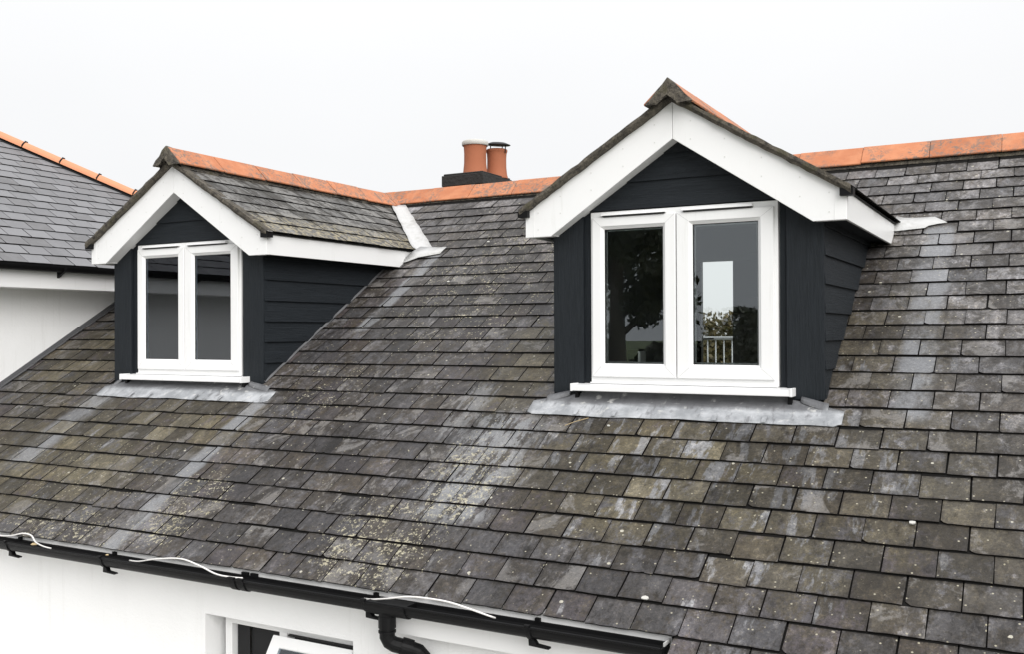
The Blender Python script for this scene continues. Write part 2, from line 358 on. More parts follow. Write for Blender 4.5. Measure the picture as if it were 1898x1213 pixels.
def leaf_mat(name, a, b):
    g = G(name); r = g.geo.outputs['Random Per Island']
    n = g.noise(g.geo.outputs['Position'], .8, 3)
    c = g.mix(g.math('MULTIPLY_ADD', r, .6, g.math('MULTIPLY', n, .4)), a, b)
    g.set('Base Color', c); g.set('Roughness', .6); return g.m

M_SLATE = slate_material('weathered slate', 'main'); M_SLATE_W = slate_material('new grey slate', 'wing'); M_SLATE_D = slate_material('dormer slate', 'dormer')
M_EDGE = mat_plain('slate edge', (.0085, .008, .0075), .95, spec=.1)  # near-black colour paints in the course shadow lines along with joint dirt
M_DECK = mat_plain('roofing felt', (.012, .012, .012), .95)
M_TC = terracotta('stained terracotta'); M_TCC = terracotta('clean terracotta', .12, True); M_TCP = mat_plain('chimney pot clay', (.34, .115, .055), .85, (50, .4, .005), dirt=.9)
M_MORT = mortar_mat('mossy mortar')
M_CX, M_CY, M_CZ = charcoal('charcoal board grain across', 'x'), charcoal('charcoal board grain back', 'y'), charcoal('charcoal post', 'z')
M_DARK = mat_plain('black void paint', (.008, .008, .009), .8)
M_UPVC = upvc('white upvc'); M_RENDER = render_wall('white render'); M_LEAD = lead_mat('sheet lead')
M_LEADW = mat_plain('pale new lead', (.46, .46, .455), .55, (25, .6, .012), dirt=.95)
M_LEADD = mat_plain('dark old lead', (.10, .10, .105), .6, (20, .5, .01), dirt=.5)
M_GLASS = glass_mat('window glass')
M_BLACK = mat_plain('black plastic', (.004, .004, .0045), .5, spec=.18)
M_GASK = mat_plain('black gasket', (.01, .01, .01), .6)
M_HANDLE = mat_plain('white handle', (.82, .82, .80), .3)
M_INT = mat_plain('interior plaster', (.32, .33, .34), .9); M_FLOOR = mat_plain('interior floor', (.08, .06, .04), .6)
M_STACK = mat_plain('black chimney render', (.018, .017, .016), .85, (30, .8, .02), dirt=.6)
M_CEM = mat_plain('pale cement', (.50, .49, .46), .9, (60, .6, .006), dirt=.6)
M_CABLE = mat_plain('white cable', (.74, .72, .70), .45)
M_METAL = mat_plain('galvanised rail', (.42, .43, .44), .4, metallic=.6)
M_BARK = mat_plain('bark', (.06, .045, .03), .9, (12, .8, .05))
M_LEAF = leaf_mat('dark leaves', (.018, .028, .010), (.055, .055, .02)); M_LEAF2 = leaf_mat('autumn leaves', (.035, .04, .014), (.12, .085, .03))
M_NAIL = mat_plain('grey nail cap', (.62, .62, .60), .5)
M_STRAW = mat_plain('dry straw', (.42, .32, .18), .8)
M_FELT = mat_plain('dark seat fabric', (.03, .03, .035), .9)

# ------------------------------------------------------------------ mesh helpers
def newmesh(name, V, F, mats, fm=None, smooth=False, uv=None):
    me = bpy.data.meshes.new(name); me.from_pydata([tuple(v) for v in V], [], F)
    if uv is not None:
        l = me.uv_layers.new(name='UVMap'); vi = np.zeros(len(me.loops), dtype=np.int32); me.loops.foreach_get('vertex_index', vi)
        l.data.foreach_set('uv', np.array(uv, dtype=np.float32)[vi].ravel())
    for m in mats: me.materials.append(m)
    if fm is not None: me.polygons.foreach_set('material_index', fm)
    if smooth: me.polygons.foreach_set('use_smooth', [True]*len(F))
    me.update(); return me
def link(name, me, parent=None, loc=None, rot=None):
    o = bpy.data.objects.new(name, me); COL.objects.link(o)
    if parent is not None: o.parent = parent
    if loc is not None: o.location = loc
    if rot is not None: o.rotation_euler = rot
    return o
def thing(name, label, cat, loc=(0, 0, 0), group=None):
    o = bpy.data.objects.new(name, None); COL.objects.link(o); o.location = loc
    o['label'] = label; o['category'] = cat
    if group: o['group'] = group
    o.empty_display_size = .1
    return o
def tag(o, label, cat, group=None):
    o['label'] = label; o['category'] = cat
    if group: o['group'] = group
    return o
def structure(o, kind='structure'): o['kind'] = kind; return o

class MB:
    def __init__(s): s.V = []; s.F = []; s.M = []
    def add(s, V, F, m=0):
        b = len(s.V); s.V += [Vector(v) for v in V]; s.F += [tuple(i+b for i in f) for f in F]; s.M += [m]*len(F); return s
    def box(s, a, b, m=0):
        x0, y0, z0 = a; x1, y1, z1 = b
        V = [(x0, y0, z0), (x1, y0, z0), (x1, y1, z0), (x0, y1, z0), (x0, y0, z1), (x1, y0, z1), (x1, y1, z1), (x0, y1, z1)]
        return s.add(V, [(0, 3, 2, 1), (4, 5, 6, 7), (0, 1, 5, 4), (1, 2, 6, 5), (2, 3, 7, 6), (3, 0, 4, 7)], m)
    def prism(s, poly, off, m=0):
        """poly: list of 3-D points (planar), off: extrusion vector"""
        n = len(poly); off = Vector(off); P = [Vector(p) for p in poly]
        nrm = Vector((0, 0, 0))
        for i in range(n): nrm += P[i].cross(P[(i+1) % n])
        if nrm.dot(off) > 0: P = P[::-1]
        V = P+[p+off for p in P]
        F = [tuple(range(n)), tuple(range(2*n-1, n-1, -1))]+[(i, n+i, n+(i+1) % n, (i+1) % n) for i in range(n)]
        return s.add(V, [tuple(reversed(f)) if False else f for f in F], m)
    def tube(s, path, r, n=10, m=0, caps=True):
        P = [Vector(p) for p in path]; rr = r if isinstance(r, (list, tuple)) else [r]*len(P)
        b = len(s.V); t0 = (P[1]-P[0]).normalized(); ref = Vector((0, 0, 1)) if abs(t0.z) < .9 else Vector((1, 0, 0))
        u = t0.cross(ref).normalized()
        for i, p in enumerate(P):
            t = (P[min(i+1, len(P)-1)]-P[max(i-1, 0)]).normalized(); u = (u-t*u.dot(t)).normalized(); v = t.cross(u)
            for k in range(n):
                a = 2*math.pi*k/n; s.V.append(p+(u*math.cos(a)+v*math.sin(a))*rr[i])
        for i in range(len(P)-1):
            for k in range(n):
                a, c = b+i*n+k, b+i*n+(k+1) % n; s.F.append((a, c, c+n, a+n)); s.M.append(m)
        if caps:
            s.F.append(tuple(b+k for k in range(n-1, -1, -1))); s.M.append(m)
            s.F.append(tuple(b+(len(P)-1)*n+k for k in range(n))); s.M.append(m)
        return s
    def lathe(s, prof, c, n=28, m=0):
        b = len(s.V)
        for r, z in prof:
            for k in range(n):
                a = 2*math.pi*k/n; s.V.append(Vector((c[0]+r*math.cos(a), c[1]+r*math.sin(a), c[2]+z)))
        for i in range(len(prof)-1):
            for k in range(n):
                a, d = b+i*n+k, b+i*n+(k+1) % n; s.F.append((a, d, d+n, a+n)); s.M.append(m)
        return s
    def build(s, name, mats, parent=None, bevel=0, smooth=False, origin=None, recalc=False):
        if not isinstance(mats, (list, tuple)): mats = [mats]
        o_ = Vector(origin) if origin is not None else Vector((0, 0, 0))
        me = newmesh(name, [v-o_ for v in s.V], s.F, mats, s.M, smooth)
        if recalc or True:
            import bmesh
            bm = bmesh.new(); bm.from_mesh(me); bmesh.ops.recalc_face_normals(bm, faces=bm.faces); bm.to_mesh(me); bm.free()
        o = link(name, me, parent, tuple(o_))
        if bevel:
            md = o.modifiers.new('bevel', 'BEVEL'); md.width = bevel; md.segments = 2; md.limit_method = 'ANGLE'; md.angle_limit = R(35)
        return o

def clip(poly, a, b, c):
    """keep the part of a 2-D polygon with a*x+b*y >= c"""
    out = []
    for i in range(len(poly)):
        p, q = poly[i], poly[(i+1) % len(poly)]; dp, dq = a*p[0]+b*p[1]-c, a*q[0]+b*q[1]-c
        if dp >= 0: out.append(p)
        if (dp >= 0) != (dq >= 0):
            t = dp/(dp-dq); out.append((p[0]+(q[0]-p[0])*t, p[1]+(q[1]-p[1])*t))
    return out

# ------------------------------------------------------------------ slates
GA, SW, SL, TH = 0.179, 0.229, 0.345, 0.0068      # gauge, slate width, modelled length, thickness
TILT = .0165
def n_at(t, lift=0.0):     # height of the slate's top face above the reference plane, t from its tail
    return -TILT*t/SL + lift*(1-t/SL)
def outline(w, L, rg, chip=True):
    h = w/2-.0034
    j = lambda a: rg.uniform(-a, a)
    h += rg.uniform(-.0022, .0014)
    P = [(-h+j(.0018), j(.0022)), (-h*.62+j(.01), j(.0022)), (-h*.25+j(.01), j(.0022)), (h*.2+j(.01), j(.0022)), (h*.6+j(.01), j(.0022)), (h+j(.0018), j(.0022))]
    if chip and rg.random() < .38:
        q = rg.random(); c = rg.uniform(.005, .022)
        if q < .38: P[0:1] = [(-h, c), (-h+c*rg.uniform(.5, .9), c*rg.uniform(.25, .5)), (-h+c*rg.uniform(1.0, 1.6), j(.001))]
        elif q < .76: P[5:6] = [(h-c*rg.uniform(1.0, 1.6), j(.001)), (h-c*rg.uniform(.5, .9), c*rg.uniform(.25, .5)), (h, c)]
        else:
            x_ = rg.uniform(-.06, .06); P = [P[0], (x_-c*1.2, j(.001)), (x_-c*.4, c*.45), (x_+c*.5, c*.5), (x_+c*1.3, j(.001)), P[-1]]
    P += [(h+j(.0015), L*.3), (h+j(.001), L), (-h+j(.001), L), (-h+j(.0015), L*.3)]
    return P
def slate_geo(P, lift=0.0, th=TH):
    """P: outline in (u, t).  Returns verts in (u, t, n) and faces + material index"""
    n = len(P); V = [(u, t, n_at(t, lift)) for u, t in P]+[(u, t, n_at(t, lift)-th) for u, t in P]
    F = []; M_ = []
    TS = GA-.006
    lo = clip(P, 0, -1, -TS); hi = clip(P, 0, 1, TS)      # weathered part / part hidden under the next course
    for poly, mi in ((lo, 0), (hi, 1)):
        if len(poly) >= 3:
            b = len(V); V += [(u, t, n_at(t, lift)) for u, t in poly]; F.append(tuple(range(b, b+len(poly)))); M_.append(mi)
    for i in range(n):
        k = (i+1) % n; F.append((i, n+i, n+k, k)); M_.append(1)
    return V, F, M_
VAR = {}
NVAR = 40
def variants(mat, key, w=SW, L=SL, th=TH):
    if key not in VAR:
        rg = random.Random(11); a = []
        for i in range(NVAR):
            V, F, M_ = slate_geo(outline(w, L, rg), rg.uniform(-.0015, .0032 if th > .0065 else .0016), th)
            a.append((newmesh('slate', V, F, [mat, M_EDGE], M_, uv=[(v[0]+.5, v[1]) for v in V]), (V, F, M_)))
        VAR[key] = a
    return VAR[key]

class Plane:
    """local (u, s, n) -> world"""
    def __init__(s, O, U, S):
        s.O = Vector(O); s.U = Vector(U).normalized(); s.S = Vector(S).normalized(); s.Nn = s.U.cross(s.S)
        if s.Nn.z < 0: s.Nn = -s.Nn
    def w(s, u, t, n=0): return s.O+s.U*u+s.S*t+s.Nn*n
    def mat(s, u, t, dn=0):
        m = Matrix((s.U, s.S, s.Nn)).transposed().to_4x4(); m.translation = s.w(u, t, dn); return m

def lay_slates(plane, parent, mat, key, rows, urange, clipper, single_score, max_single, w=SW, L=SL, th=TH, seed=1, stuffname='slate_courses', right_handed=True):
    """rows: list of tail s.  clipper(list of (u,s), centre) -> list of polygons (or None when untouched)"""
    rg = random.Random(seed); cand = []
    var = variants(mat, key, w, L, th)
    for r, s0 in enumerate(rows):
        u = urange[0]-w+(r % 2)*w/2+rg.uniform(-.012, .012)
        while u < urange[1]+w:
            u += w+rg.uniform(-.0012, .0012)
            vi = rg.randrange(NVAR); ds = rg.uniform(-.0035, .0035); ang = rg.uniform(-.006, .006)
            if rg.random() < .09: ds -= rg.uniform(.003, .012); ang *= 2.6
            V, F, M_ = var[vi][1]
            rect = [(u-w/2, s0), (u+w/2, s0), (u+w/2, s0+L), (u-w/2, s0+L)]
            res = clipper(rect, (u, s0+.09))
            if res is False: continue
            cand.append((single_score(plane.w(u, s0+.09)), u, s0, vi, ds, ang, res))
    order = sorted(range(len(cand)), key=lambda i: -cand[i][0])
    single = set(i for i in order[:max_single] if cand[i][0] > 0)
    mb = MB(); uvs = []
    for i, (sco, u, s0, vi, ds, ang, res) in enumerate(cand):
        base = plane.mat(u, s0+ds) @ Matrix.Rotation(ang, 4, 'Z')
        if plane.U.cross(plane.S).z < 0: pass
        if res is None:
            if i in single:
                o = bpy.data.objects.new('slate', var[vi][0]); COL.objects.link(o); o.parent = parent; o.matrix_local = base
            else:
                V, F, M_ = var[vi][1]; b = len(mb.V); uvs += [(v[0]+.5, v[1]) for v in V]; mb.V += [base @ Vector(v) for v in V]; mb.F += [tuple(k+b for k in f) for f in F]; mb.M += M_
        else:
            P = [(a-u, b-s0) for a, b in res]
            if len(P) < 3: continue
            V, F, M_ = slate_geo(P, .001, th)
            if i in single:
                me = newmesh('slate', V, F, [mat, M_EDGE], M_, uv=[(v[0]+.5, v[1]) for v in V]); o = bpy.data.objects.new('slate', me); COL.objects.link(o); o.parent = parent; o.matrix_local = base
            else:
                b = len(mb.V); uvs += [(v[0]+.5, v[1]) for v in V]; mb.V += [base @ Vector(v) for v in V]; mb.F += [tuple(k+b for k in f) for f in F]; mb.M += M_
    if mb.V:
        o = link(stuffname, newmesh(stuffname, mb.V, mb.F, [mat, M_EDGE], mb.M, uv=uvs), parent); o['kind'] = 'stuff'
    return len(cand), len(single)

def view_score(P):
    x, y, z = px(P)
    if x < -25 or x > 1925 or y < -20 or y > 1245: return -1
    return 1.0/z

# ------------------------------------------------------------------ key dimensions (metres)
XL, XR = -0.2531, 4.0527          # dormer centre lines
HW = 0.870                        # dormer half width at the posts
XW = -2.528                       # wall of the neighbouring wing
YP, ZP = 3.05, 3.05*TP-.002       # ridge of the main roof
S_EAVE = -1.845
ZRID = 1.85                       # apex of a dormer's slate planes
DT = 0.61                         # dormer slope (rise per metre)
DTH = math.atan(DT); DC, DS = math.cos(DTH), math.sin(DTH)
EO = 1.045                        # dormer slate edge from the centre line
YB = -0.118                       # plane of the bargeboards

# ================================================================== MAIN HOUSE
house = thing('house', 'white house under the long mossy slate roof with a black gutter along its eaves', 'house', (2.0, 0, -3.9))
HO = Vector((2.0, 0, -3.9))
def hpart(name, mb, mats, bevel=0, parent=None, **k):
    o = mb.build(name, mats, None, bevel, **k); o.parent = parent or house
    if parent is None: o.location = o.location-HO
    return o
X1 = 8.2
# --- roof deck with the dormers cut out
mb = MB()
def deck_quad(x0, x1, y0, y1, n=-.036):
    f = lambda x, y: (x, y, y*TP+n)
    mb.prism([f(x0, y0), f(x1, y0), f(x1, y1), f(x0, y1)], (0, 0, -.03))
ye = S_EAVE*CP+.085
cuts = [XL-HW+.03, XL+HW-.03, XR-HW+.03, XR+HW-.03]
deck_quad(XW, cuts[0], ye, YP); deck_quad(cuts[0], cuts[1], ye, -.02); deck_quad(cuts[0], cuts[1], 2.2, YP)
deck_quad(cuts[1], cuts[2], ye, YP); deck_quad(cuts[2], cuts[3], ye, -.02); deck_quad(cuts[2], cuts[3], 2.2, YP); deck_quad(cuts[3], X1, ye, YP)
# lower roof beyond the end of the gutter
XG = 4.555
deck_quad(XG, X1, -2.75*CP, ye-.002)
# rear slope
YR_ = 5.05; ZR_ = ZP-(YR_-YP)*TP
def rear(x0, x1, y0, y1, d=.036):
    g_ = lambda y: ZP-d-(y-YP)*TP
    mb.prism([(x0, y0, g_(y0)), (x1, y0, g_(y0)), (x1, y1, g_(y1)), (x0, y1, g_(y1))], (0, 0, -.03 if d > .03 else -.02))
RX0, RX1, RY0 = 1.75, 3.52, 3.95
rear(XW, RX0, YP, YR_); rear(RX1, X1, YP, YR_); rear(RX0, RX1, YP, RY0)
roof = hpart('roof', mb, M_DECK)
roofpl = Plane((0, 0, -.002), (1, 0, 0), (0, CP, SP))
roofpl.O = roofpl.O  # world
# roof children live in the roof's local frame (roof origin == house origin shift)
class Shift(Plane): pass
def foot_clip(rect, c):
    P = rect; touched = False
    u0, u1, s0, s1 = rect[0][0], rect[1][0], rect[0][1], rect[2][1]
    if u0 < XW+.03:
        P = clip(P, 1, 0, XW+.03); touched = True
    if c[1] < S_EAVE-.001+.09 and u0 < XG:
        if c[0] < XG-.02: return False
        P = clip(P, 1, 0, XG+.004); touched = True
    if s1 > YP/CP-.02:
        P = clip(P, 0, -1, -(YP/CP-.02)); touched = True
    for xd in (XL, XR):
        if u1 < xd-EO-.1 or u0 > xd+EO+.1: continue
        s_e = (ZRID-DT*EO)/TP/CP; s_t = ZRID/TP/CP
        side = 1 if c[0] > xd else -1
        ins = abs(c[0]-xd) < HW-.01
        if s1 > 0 and u1 > xd-HW and u0 < xd+HW:
            if s0 < -.02 and (ins or c[1] < -.0):
                if c[1] < 0: P = clip(P, 0, -1, .012); touched = True; continue
        if s1 <= 0: continue
        if s1 < s_e+.15 or True:
            # cheek line
            if c[1] < s_e+.0:
                if u1 > xd-HW and u0 < xd+HW:
                    if ins and abs(c[0]-xd) < HW-.14: return False
                    P = clip(P, side, 0, side*xd+HW-.004); touched = True
                    if len(P) < 3: return False
            else:
                # valley line: |u-xd| = EO*(s_t-s)/(s_t-s_e)
                kx = EO/(s_t-s_e)
                if s0 > s_t: continue
                f = side*(c[0]-xd)+kx*c[1]-kx*s_t
                lo = max(side*(uu-xd)+kx*ss-kx*s_t for uu, ss in rect); hi = min(side*(uu-xd)+kx*ss-kx*s_t for uu, ss in rect)
                if hi >= .0: continue
                if lo <= 0: return False
                P = clip(P, side, kx, side*xd+kx*s_t); touched = True
                if len(P) < 3: return False
    if len(P) < 3: return False
    return P if touched else None
rows = [S_EAVE+GA*k for k in range(-5, 29)]
LocRoof = Plane(roofpl.O, roofpl.U, roofpl.S)
n_main = lay_slates(LocRoof, roof, M_SLATE, 'main', rows, (XW, X1), foot_clip, view_score, 300, seed=5)
for ch in roof.children: pass
print('main slates', n_main)
# the roof object sits at -HO inside the house, so its children are in world coordinates already

# rear slope: plain slating seen by nobody, kept as one thin sheet
mb = MB(); rear(XW, RX0, YP+.02, YR_+.03, .012); rear(RX1, X1, YP+.02, YR_+.03, .012); rear(RX0, RX1, YP+.02, RY0, .012)
hpart('rear_slope', mb, M_SLATE)

# --- ridge tiles along the main ridge
def ridge_tile(L, hw, drop, th=.014, flat=.012):
    """angular ridge tile running along local +Y, apex at local z=0"""
    pr = [(-hw, -drop), (-flat, -.004), (0, 0), (flat, -.004), (hw, -drop), (hw-.006, -drop-th*.9), (0, -th*1.5), (-hw+.006, -drop-th*.9)]
    m = MB(); n = len(pr)
    V = [(x, 0, z) for x, z in pr]+[(x, L, z) for x, z in pr]
    F = [tuple(range(n)), tuple(range(2*n-1, n-1, -1))]+[(i, (i+1) % n, n+(i+1) % n, n+i) for i in range(n)]
    m.add(V, F); return m
mt = ridge_tile(.447, .165, .150).build('ridge_tile', M_TC, None, .004).data
bpy.data.objects.remove(bpy.data.objects['ridge_tile'])
rg = random.Random(3)
def put_tile(me, loc, direction, parent, tilt=0):
    o = bpy.data.objects.new('ridge_tile', me); COL.objects.link(o); o.parent = parent
    d = Vector(direction).normalized(); xax = d.cross(Vector((0, 0, 1))).normalized(); zax = xax.cross(d)
    m = Matrix((xax, d, zax)).transposed().to_4x4() @ Matrix.Rotation(tilt, 4, 'Y'); m.translation = Vector(loc)
    o.matrix_local = m
    md = o.modifiers.new('bevel', 'BEVEL'); md.width = .004; md.segments = 2; md.limit_method = 'ANGLE'
    return o
x = XW+.02+.085
zt = ZP+.080
JN = [-2.43, -1.90, -1.37, -.84, -.31, .226, .754, 1.264, 1.79, 2.31, 2.84, 3.37, 3.90, 4.42, 4.671+.266, 5.208+.25, 5.98, 6.5, 7.02, 7.54]
JN = [.226+.522*k for k in range(-5, 6)]+[4.671+.535*k for k in range(-2, 7)]
mt = ridge_tile(.519, .170, .160).build('ridge_tile', M_TC, None, .004).data
bpy.data.objects.remove(bpy.data.objects['ridge_tile'])
mt2 = ridge_tile(.532, .170, .160).build('ridge_tile', M_TC, None, .004).data
bpy.data.objects.remove(bpy.data.objects['ridge_tile'])
for x in JN:
    o = put_tile(mt if x < 3 else mt2, (x-HO.x, YP-HO.y, zt+rg.uniform(-.005, .005)+.0035*(x)-HO.z), (1, rg.uniform(-.006, .006), rg.uniform(-.006, .006)), house, rg.uniform(-.02, .02))
# bedding mortar under the tiles
for s_ in (-1, 1):
    mb = MB()
    P = []
    n = 90
    for i in range(n+1):
        xx = XW+(X1-XW)*i/n; P.append(xx)
    for i in range(n):
        a, b = P[i], P[i+1]; j = rg.uniform(0, .012)
        mb.add([(a, YP+s_*(.150+j), ZP-.150*TP-.012), (b, YP+s_*(.150+j), ZP-.150*TP-.012), (b, YP+s_*.13, ZP-.055), (a, YP+s_*.13, ZP-.055)], [(0, 1, 2, 3)])
    hpart('bedding_mortar', mb, M_MORT)

# --- walls
YWALL = -1.42
mb = MB()
zt_, zb_ = -1.04, -3.9
wx0, wx1, wz0, wz1 = 1.47, 2.62, -2.45, -1.335
def wallbox(a, b): mb.box(a, b)
wallbox((XW, YWALL, zb_), (wx0, YWALL+.28, zt_)); wallbox((wx1, YWALL, zb_), (X1, YWALL+.28, zt_))
wallbox((wx0, YWALL, wz1), (wx1, YWALL+.28, zt_)); wallbox((wx0, YWALL, zb_), (wx1, YWALL+.28, wz0))
mb.box((X1-.3, YWALL+.28, zb_), (X1, YR_-.3, -1.0)); mb.prism([(X1-.3, YWALL+.28, -1.0), (X1-.3, YR_-.3, -1.0), (X1-.3, YR_-.3, ZR_-.1), (X1-.3, YP, ZP-.1)], (.3, 0, 0))
# rear wall with the balcony door opening
DX0, DX1, DZ0, DZ1 = 2.11, 3.02, -.75, 1.20
mb.box((XW, YR_-.3, zb_), (DX0, YR_, ZR_-.05)); mb.box((DX1, YR_-.3, zb_), (X1, YR_, ZR_-.05)); mb.box((DX0, YR_-.3, zb_), (DX1, YR_, DZ0))
hpart('wall', mb, M_RENDER)
# rear wall dormer over the balcony door
mb = MB(); mb.prism([(DX0-.25, YR_-.28, ZR_-.1), (DX0, YR_-.28, ZR_-.1), (DX0, YR_-.28, DZ1-.42), (DX0+.26, YR_-.28, DZ1), (DX1, YR_-.28, DZ1), (DX1, YR_-.28, ZR_-.1), (DX1+.48, YR_-.28, ZR_-.1), (DX1+.48, YR_-.28, 1.36), (DX0-.25, YR_-.28, 1.36)][::-1], (0, .26, 0))
mb.box((DX0-.25, 4.0, .75), (DX0-.17, YR_-.28, 1.36)); mb.box((DX1+.40, 4.0, .75), (DX1+.48, YR_-.28, 1.36)); mb.box((DX0-.3, 3.9, 1.36), (DX1+.53, YR_+.05, 1.40))
hpart('rear_dormer', mb, M_INT)
# interior: floor, partition, knee walls, ceilings
mb = MB(); mb.box((XW, YWALL+.28, -.84), (X1-.3, YR_-.3, -.78)); hpart('floor', mb, M_FLOOR)
mb = MB(); mb.prism([(1.55, -.9, -.78), (1.55, YR_-.3, -.78), (1.55, YR_-.3, ZR_-.12), (1.55, YP, ZP-.12), (1.55, -.9, -.9*TP-.1)], (.1, 0, 0)); mb.box((XW, .35, -.78), (XL-.9, .40, .1)); hpart('partition', mb, M_INT)
mb = MB()
mb.prism([(XL-HW-.3, 2.3, -.78), (1.55, 2.3, -.78), (1.55, 2.3, 1.25), (XL-HW-.3, 2.3, 1.25)], (0, .06, 0))
hpart('ceiling', mb, M_INT)
mb = MB()
for a, b in ((XW, XL-HW), (XL+HW, XR-HW), (XR+HW, X1-.3)):
    f = lambda X, y: (X, y, y*TP-.09)
    mb.prism([f(a, -1.1), f(b, -1.1), f(b, YP), f(a, YP)], (0, 0, -.015))
f = lambda X, y: (X, y, ZP-(y-YP)*TP-.09)
mb.prism([f(1.6, YP), f(X1-.3, YP), f(X1-.3, 4.1), f(1.6, 4.1)], (0, 0, -.015))
hpart('sloping_ceiling', mb, M_INT)

# --- balcony door leaf, balcony and rail (seen through the right-hand dormer)
mb = MB(); mb.box((2.53, YR_-.2, DZ0), (2.63, YR_-.12, DZ1)); mb.box((DX0+.02, YR_-.2, DZ0), (2.50, YR_-.14, DZ0+.2))
door = hpart('balcony_door', mb, M_BLACK, .004)
mb = MB(); mb.tube([(2.67, YR_-.26, .31), (2.80, YR_-.26, .315)], .012, 8); mb.tube([(2.60, YR_-.2, .31), (2.67, YR_-.26, .31)], .012, 8)
o = mb.build('door_handle', M_HANDLE, None); o.parent = door
mb = MB(); mb.box((1.0, YR_, -.95), (4.2, 6.25, -.75)); hpart('balcony', mb, M_CEM)
rail = thing('balcony_railing', 'grey metal railing with thin upright bars seen through the right-hand window of the larger dormer', 'railing', (2.3, 6.0, -.75))
mb = MB(); mb.tube([(-1.3, 0, 1.06), (1.8, 0, 1.06)], .022, 10); mb.tube([(-1.3, 0, .12), (1.8, 0, .12)], .014, 8); mb.build('handrail', M_METAL, rail)
mbal = MB().tube([(0, 0, 0), (0, 0, 1.05)], .0085, 8); bo = mbal.build('baluster', M_METAL, rail, smooth=True); bo.location = (-1.3, 0, 0)
for i in range(1, 31):
    c = bo.copy(); COL.objects.link(c); c.parent = rail; c.location = (-1.3+.1033*i, 0, 0)

# --- eaves: fascia, gutter, brackets, outlet
mb = MB(); mb.box((XW, -1.530, -1.10), (XG-.02, -1.421, -.972)); mb.box((2.95, -1.516, -1.21), (XG-.02, -1.49, -1.101)); hpart('fascia', mb, M_UPVC, .003)
mb = MB(); mb.box((XG-.02, -2.36, -1.62), (X1, -2.34, -1.48)); mb.box((XG-.02, -2.34, -1.56), (XG, -1.50, -1.30)); mb.box((XG, -2.34, -1.62), (X1, YWALL, -1.60)); hpart('lower_fascia', mb, M_UPVC)
def gutter_profile(n=12):
    P = []
    for i in range(n+1):
        a = math.pi*i/n; P.append((-.056*math.cos(a), -.062*math.sin(a)))
    return P
YG, ZG = -1.596, -1.022
GY0, GX1 = XW+.01, XG-.03
pr = gutter_profile()
outer = [(-.062, .004)]+[(-.056*math.cos(math.pi*i/12), -.062*math.sin(math.pi*i/12)) for i in range(13)]+[(.060, .004)]
inner = [(.052, .004)]+[(-.052*math.cos(math.pi*i/12)*.98, -.058*math.sin(math.pi*i/12)) for i in range(12, -1, -1)]+[(-.052, .004)]
loop = outer+inner
mb = MB(); n = len(loop)
sag = lambda X: -.004*(X-XW)*.0
V = [(GY0, YG+a, ZG+b) for a, b in loop]+[(GX1, YG+a, ZG+b) for a, b in loop]
mb.add(V, [(i, (i+1) % n, n+(i+1) % n, n+i) for i in range(n)])
mb.prism([(GX1, YG+a, ZG+b) for a, b in outer], (.006, 0, 0))
# front bead
mb.tube([(GY0, YG-.058, ZG+.004), (GX1, YG-.058, ZG+.004)], .006, 8)
gut = hpart('gutter', mb, M_BLACK)
def bracket(X, wide=.028, arm=True, name='gutter_bracket'):
    mb = MB(); o2 = [(a*1.1, b*1.09-.001) for a, b in outer]
    in2 = [(a*.995, b*.995) for a, b in outer][::-1]
    lp = [(o2[i], o2[i+1]) for i in range(len(o2)-1)]
    for i in range(len(o2)-1):
        a, b = o2[i], o2[i+1]; c, d = outer[i+1], outer[i]
        mb.prism([(0, a[0], a[1]), (0, b[0], b[1]), (0, c[0], c[1]), (0, d[0], d[1])], (wide, 0, 0))
    mb.box((0, -.072, .002), (wide, -.050, .018)); mb.box((0, .044, .0), (wide, .062, .022))
    if arm:   # the little prong of the clip that sticks out below
        mb.prism([(0, -.024, -.062), (wide, -.024, -.062), (wide+.02, -.03, -.082), (wide+.085, -.03, -.088), (wide+.085, -.03, -.097), (wide*.2, -.03, -.092)], (0, .03, 0))
    o = mb.build(name, M_BLACK, None, .002); o.parent = gut; o.location = (X, YG, ZG); return o
for X in (-.16, .80, 2.88, 3.86): bracket(X-.02)
bracket(1.90, .05, False, 'gutter_union'); bracket(1.97, .05, False, 'gutter_union')
# running outlet and swan neck
XO = 2.985
mb = MB(); o2 = [(a*1.13, b*1.13-.003) for a, b in outer]
mb.prism([(XO-.11, YG+a, ZG+b) for a, b in [(q[0]*1.13, q[1]*1.13-.002) for q in outer]], (.26, 0, 0))
out_ = hpart('gutter_outlet', mb, M_BLACK, .003)
mb = MB(); zz = ZG
path = [(XO, YG, zz-.045), (XO, YG, zz-.135), (XO, YG, zz-.185), (XO+.010, YG+.008, zz-.210), (XO+.030, YG+.022, zz-.226), (XO+.095, YG+.070, zz-.252)]
mb.tube(path, [.046, .041, .041, .041, .041, .041], 20)
mb.tube([(XO, YG, zz-.075), (XO, YG, zz-.135)], .047, 20); mb.tube([(XO, YG, zz-.150), (XO, YG, zz-.160)], .047, 20)
mb.tube([(XO+.058, YG+.044, zz-.237), (XO+.105, YG+.077, zz-.256)], .048, 20)
mb.tube([(XO+.09, YG+.067, zz-.25), (XO+.135, YG+.098, zz-.272), (XO+.155, YG+.11, zz-.30), (XO+.16, YG+.115, zz-.34), (XO+.16, YG+.115, -3.85)], .041, 20)
mb.tube([(XO+.16, YG+.115, zz-.33), (XO+.16, YG+.115, zz-.39)], .048, 20)
hpart('downpipe', mb, M_BLACK, smooth=False)
# flat bottom board / lead edge at the end of the gutter
mb = MB(); mb.box((XG-.03, YG-.02, ZG-.0), (XG-.024, YG+.09, ZG+.02)); hpart('gutter_stop', mb, M_LEADW)
